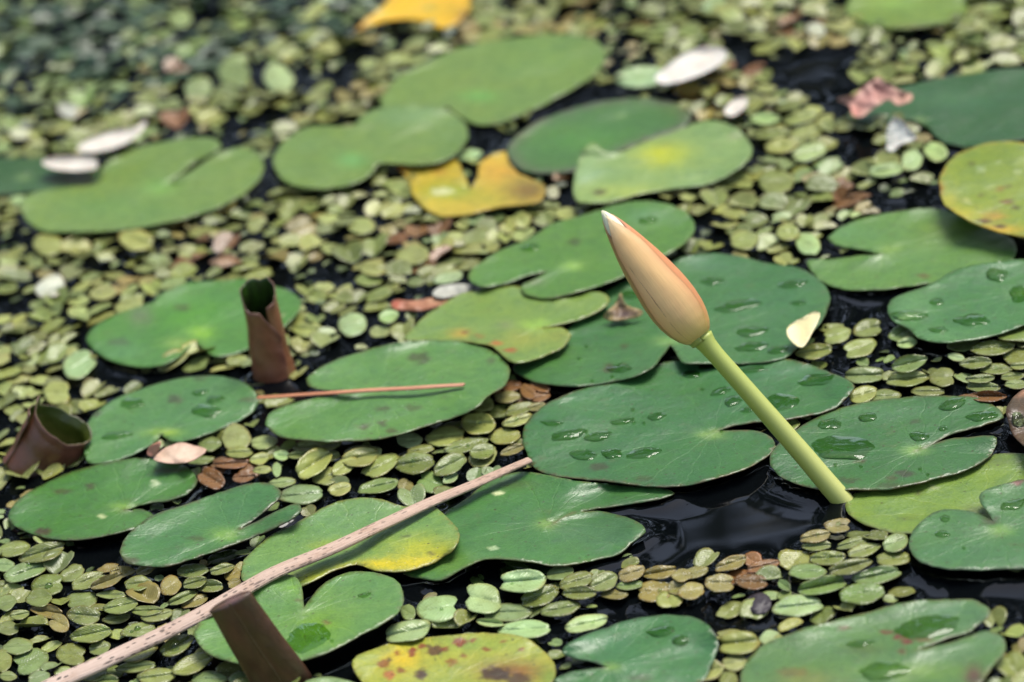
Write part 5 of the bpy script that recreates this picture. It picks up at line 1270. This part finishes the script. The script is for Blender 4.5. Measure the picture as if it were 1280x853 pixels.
# ------------------------------------------------------------------ the pond surface, drawn up along every floating edge
def build_water():
    st = .0022
    x0, x1, y0, y1 = xlo - .02, xhi + .02, ylo - .02, yhi + .02
    nx, ny = int((x1 - x0) / st), int((y1 - y0) / st)
    X = np.linspace(x0, x1, nx); Y = np.linspace(y0, y1, ny)
    def field(pts, h, ell):
        # distance to the closest edge sample, by rings of grid cells
        D = np.full((ny, nx), 9.0)
        R = 6
        ix = np.rint((pts[:, 0] - x0) / (x1 - x0) * (nx - 1)).astype(int); iy = np.rint((pts[:, 1] - y0) / (y1 - y0) * (ny - 1)).astype(int)
        for dy in range(-R, R + 1):
            for dx in range(-R, R + 1):
                jx, jy = ix + dx, iy + dy
                ok = (jx >= 0) & (jx < nx) & (jy >= 0) & (jy < ny)
                d = np.hypot(X[jx[ok]] - pts[ok, 0], Y[jy[ok]] - pts[ok, 1])
                np.minimum.at(D, (jy[ok], jx[ok]), d)
        return h * np.exp(-D / ell)
    Z = field(np.concatenate(KDW), .0034, .0055)
    Z = np.maximum(Z, field(np.concatenate(LEAFPTS), .0016, .0030))
    for W in KDW[:len(PAD_PX)]:          # under a pad the water stays level
        a0, a1 = np.searchsorted(X, [W[:, 0].min(), W[:, 0].max()]); b0, b1 = np.searchsorted(Y, [W[:, 1].min(), W[:, 1].max()])
        if a1 <= a0 or b1 <= b0: continue
        gx, gy = np.meshgrid(X[a0:a1], Y[b0:b1])
        ins = inside(W, np.c_[gx.ravel(), gy.ravel()]).reshape(gx.shape)
        sub = Z[b0:b1, a0:a1]
        sub[ins] = np.minimum(sub[ins], .0002)
    foot = STEM_FOOT
    d = np.hypot(X[None] - foot[0], Y[:, None] - foot[1])
    Z = np.maximum(Z, .0030 * np.exp(-np.maximum(d - .005, 0) / .004))
    W_ = np.array([[mnoise.noise(Vector((x * 16, y * 26, 2))) + .5 * mnoise.noise(Vector((x * 45, y * 60, 5))) for x in X[::3]] for y in Y[::3]])
    W_ = np.repeat(np.repeat(W_, 3, 0), 3, 1)
    W_ = np.pad(W_, ((0, max(0, ny - W_.shape[0])), (0, max(0, nx - W_.shape[1]))), mode='edge')[:ny, :nx]
    for _ in range(3):
        W_ = (W_ + np.roll(W_, 1, 0) + np.roll(W_, -1, 0) + np.roll(W_, 1, 1) + np.roll(W_, -1, 1)) / 5
        Z = Z * .75 + .25 * (Z + np.roll(Z, 1, 0) + np.roll(Z, -1, 0) + np.roll(Z, 1, 1) + np.roll(Z, -1, 1)) / 5
    Z = Z + .00011 * W_
    e = np.minimum(np.minimum(np.arange(nx)[None], nx - 1 - np.arange(nx)[None]), np.minimum(np.arange(ny)[:, None], ny - 1 - np.arange(ny)[:, None]))
    Z = Z * np.clip(e / 12.0, 0, 1)
    V = np.stack([np.broadcast_to(X[None], (ny, nx)), np.broadcast_to(Y[:, None], (ny, nx)), Z], 2).reshape(-1, 3)
    me = bpy.data.meshes.new('pond_water')
    i = np.arange(ny - 1)[:, None] * nx + np.arange(nx - 1)[None]
    Q = np.stack([i, i + 1, i + nx + 1, i + nx], 2).reshape(-1, 4)
    # the wide water around the detailed part
    B = 40.0
    far = np.array([(-B, -B, 0), (B, -B, 0), (B, B, 0), (-B, B, 0), (x0, y0, 0), (x1, y0, 0), (x1, y1, 0), (x0, y1, 0)])
    n0 = len(V)
    V = np.concatenate([V, far])
    QF = np.array([(n0, n0 + 1, n0 + 5, n0 + 4), (n0 + 1, n0 + 2, n0 + 6, n0 + 5), (n0 + 2, n0 + 3, n0 + 7, n0 + 6), (n0 + 3, n0, n0 + 4, n0 + 7)])
    Q = np.concatenate([Q, QF]).astype(np.int32)
    me.vertices.add(len(V)); me.vertices.foreach_set('co', V.astype(np.float32).ravel())
    me.loops.add(Q.size); me.loops.foreach_set('vertex_index', Q.ravel())
    me.polygons.add(len(Q)); me.polygons.foreach_set('loop_start', np.arange(len(Q), dtype=np.int32) * 4)
    me.polygons.foreach_set('use_smooth', np.ones(len(Q), bool))
    me.update(); me.validate()
    me.materials.append(M_WATER)
    o = bpy.data.objects.new('pond_water', me); COL.objects.link(o)
    tag(o, 'black still pond water', None, kind='structure')
build_water()

# ------------------------------------------------------------------ the far bank: out of the picture, but mirrored in the water
def build_bank():
    g = random.Random(3)
    V, F, Cl = [], [], []
    # low earth bank, an arc beyond the pond
    n = 60
    for i in range(n + 1):
        a = math.radians(-80 + 160 * i / n)
        for r, z in ((6.2, -.3), (6.6, .12), (7.6, .5), (14, .9)):
            V.append((math.sin(a) * r, math.cos(a) * r, z + .1 * g.random()))
    for i in range(n):
        for k in range(3):
            a = i * 4 + k; F.append((a, a + 1, a + 5, a + 4))
    s = NM('bank_earth'); geo = s.n('ShaderNodeNewGeometry')
    s.bsdf(s.mix(s.noise(geo.outputs['Position'], 3.0), (0.03, 0.05, 0.015), (0.05, 0.04, 0.02)), .9)
    o = mk('bank_ground', V, F, s.m); tag(o, 'earth bank beyond the pond', None, kind='structure')
    V, F, Cl = [], [], []
    for i in range(5200):
        a = math.radians(g.uniform(-75, 75))
        r = g.uniform(6.9, 9.6)
        top = 4.4 + 2.4 * mnoise.noise(Vector((a * 6.1, 0, 1))) + .7 * mnoise.noise(Vector((a * 9, 0, 4)))
        z = g.uniform(.2, 1) ** .8 * top
        c = np.array((math.sin(a) * r, math.cos(a) * r, z))
        d1 = np.array([g.gauss(0, 1) for _ in range(3)]); d1 /= np.linalg.norm(d1)
        d2 = np.cross(d1, [g.gauss(0, 1) for _ in range(3)]); d2 /= np.linalg.norm(d2)
        sz = g.uniform(.12, .32)
        b = len(V)
        for q in ((-1, 0), (0, -.5), (1, 0), (0, .5)): V.append(c + (d1 * q[0] + d2 * q[1]) * sz)
        F.append((b, b + 1, b + 2, b + 3))
        q = g.uniform(.6, 1.3); Cl += [(0.035 * q, 0.075 * q, 0.022 * q)] * 4
    o = mk('bank_foliage', V, F, plain_material('bank_foliage_leaf', .6), col=Cl, smooth=False)
    tag(o, 'mass of dark green foliage on the far bank, mirrored in the pond', 'foliage', kind='stuff')
build_bank()
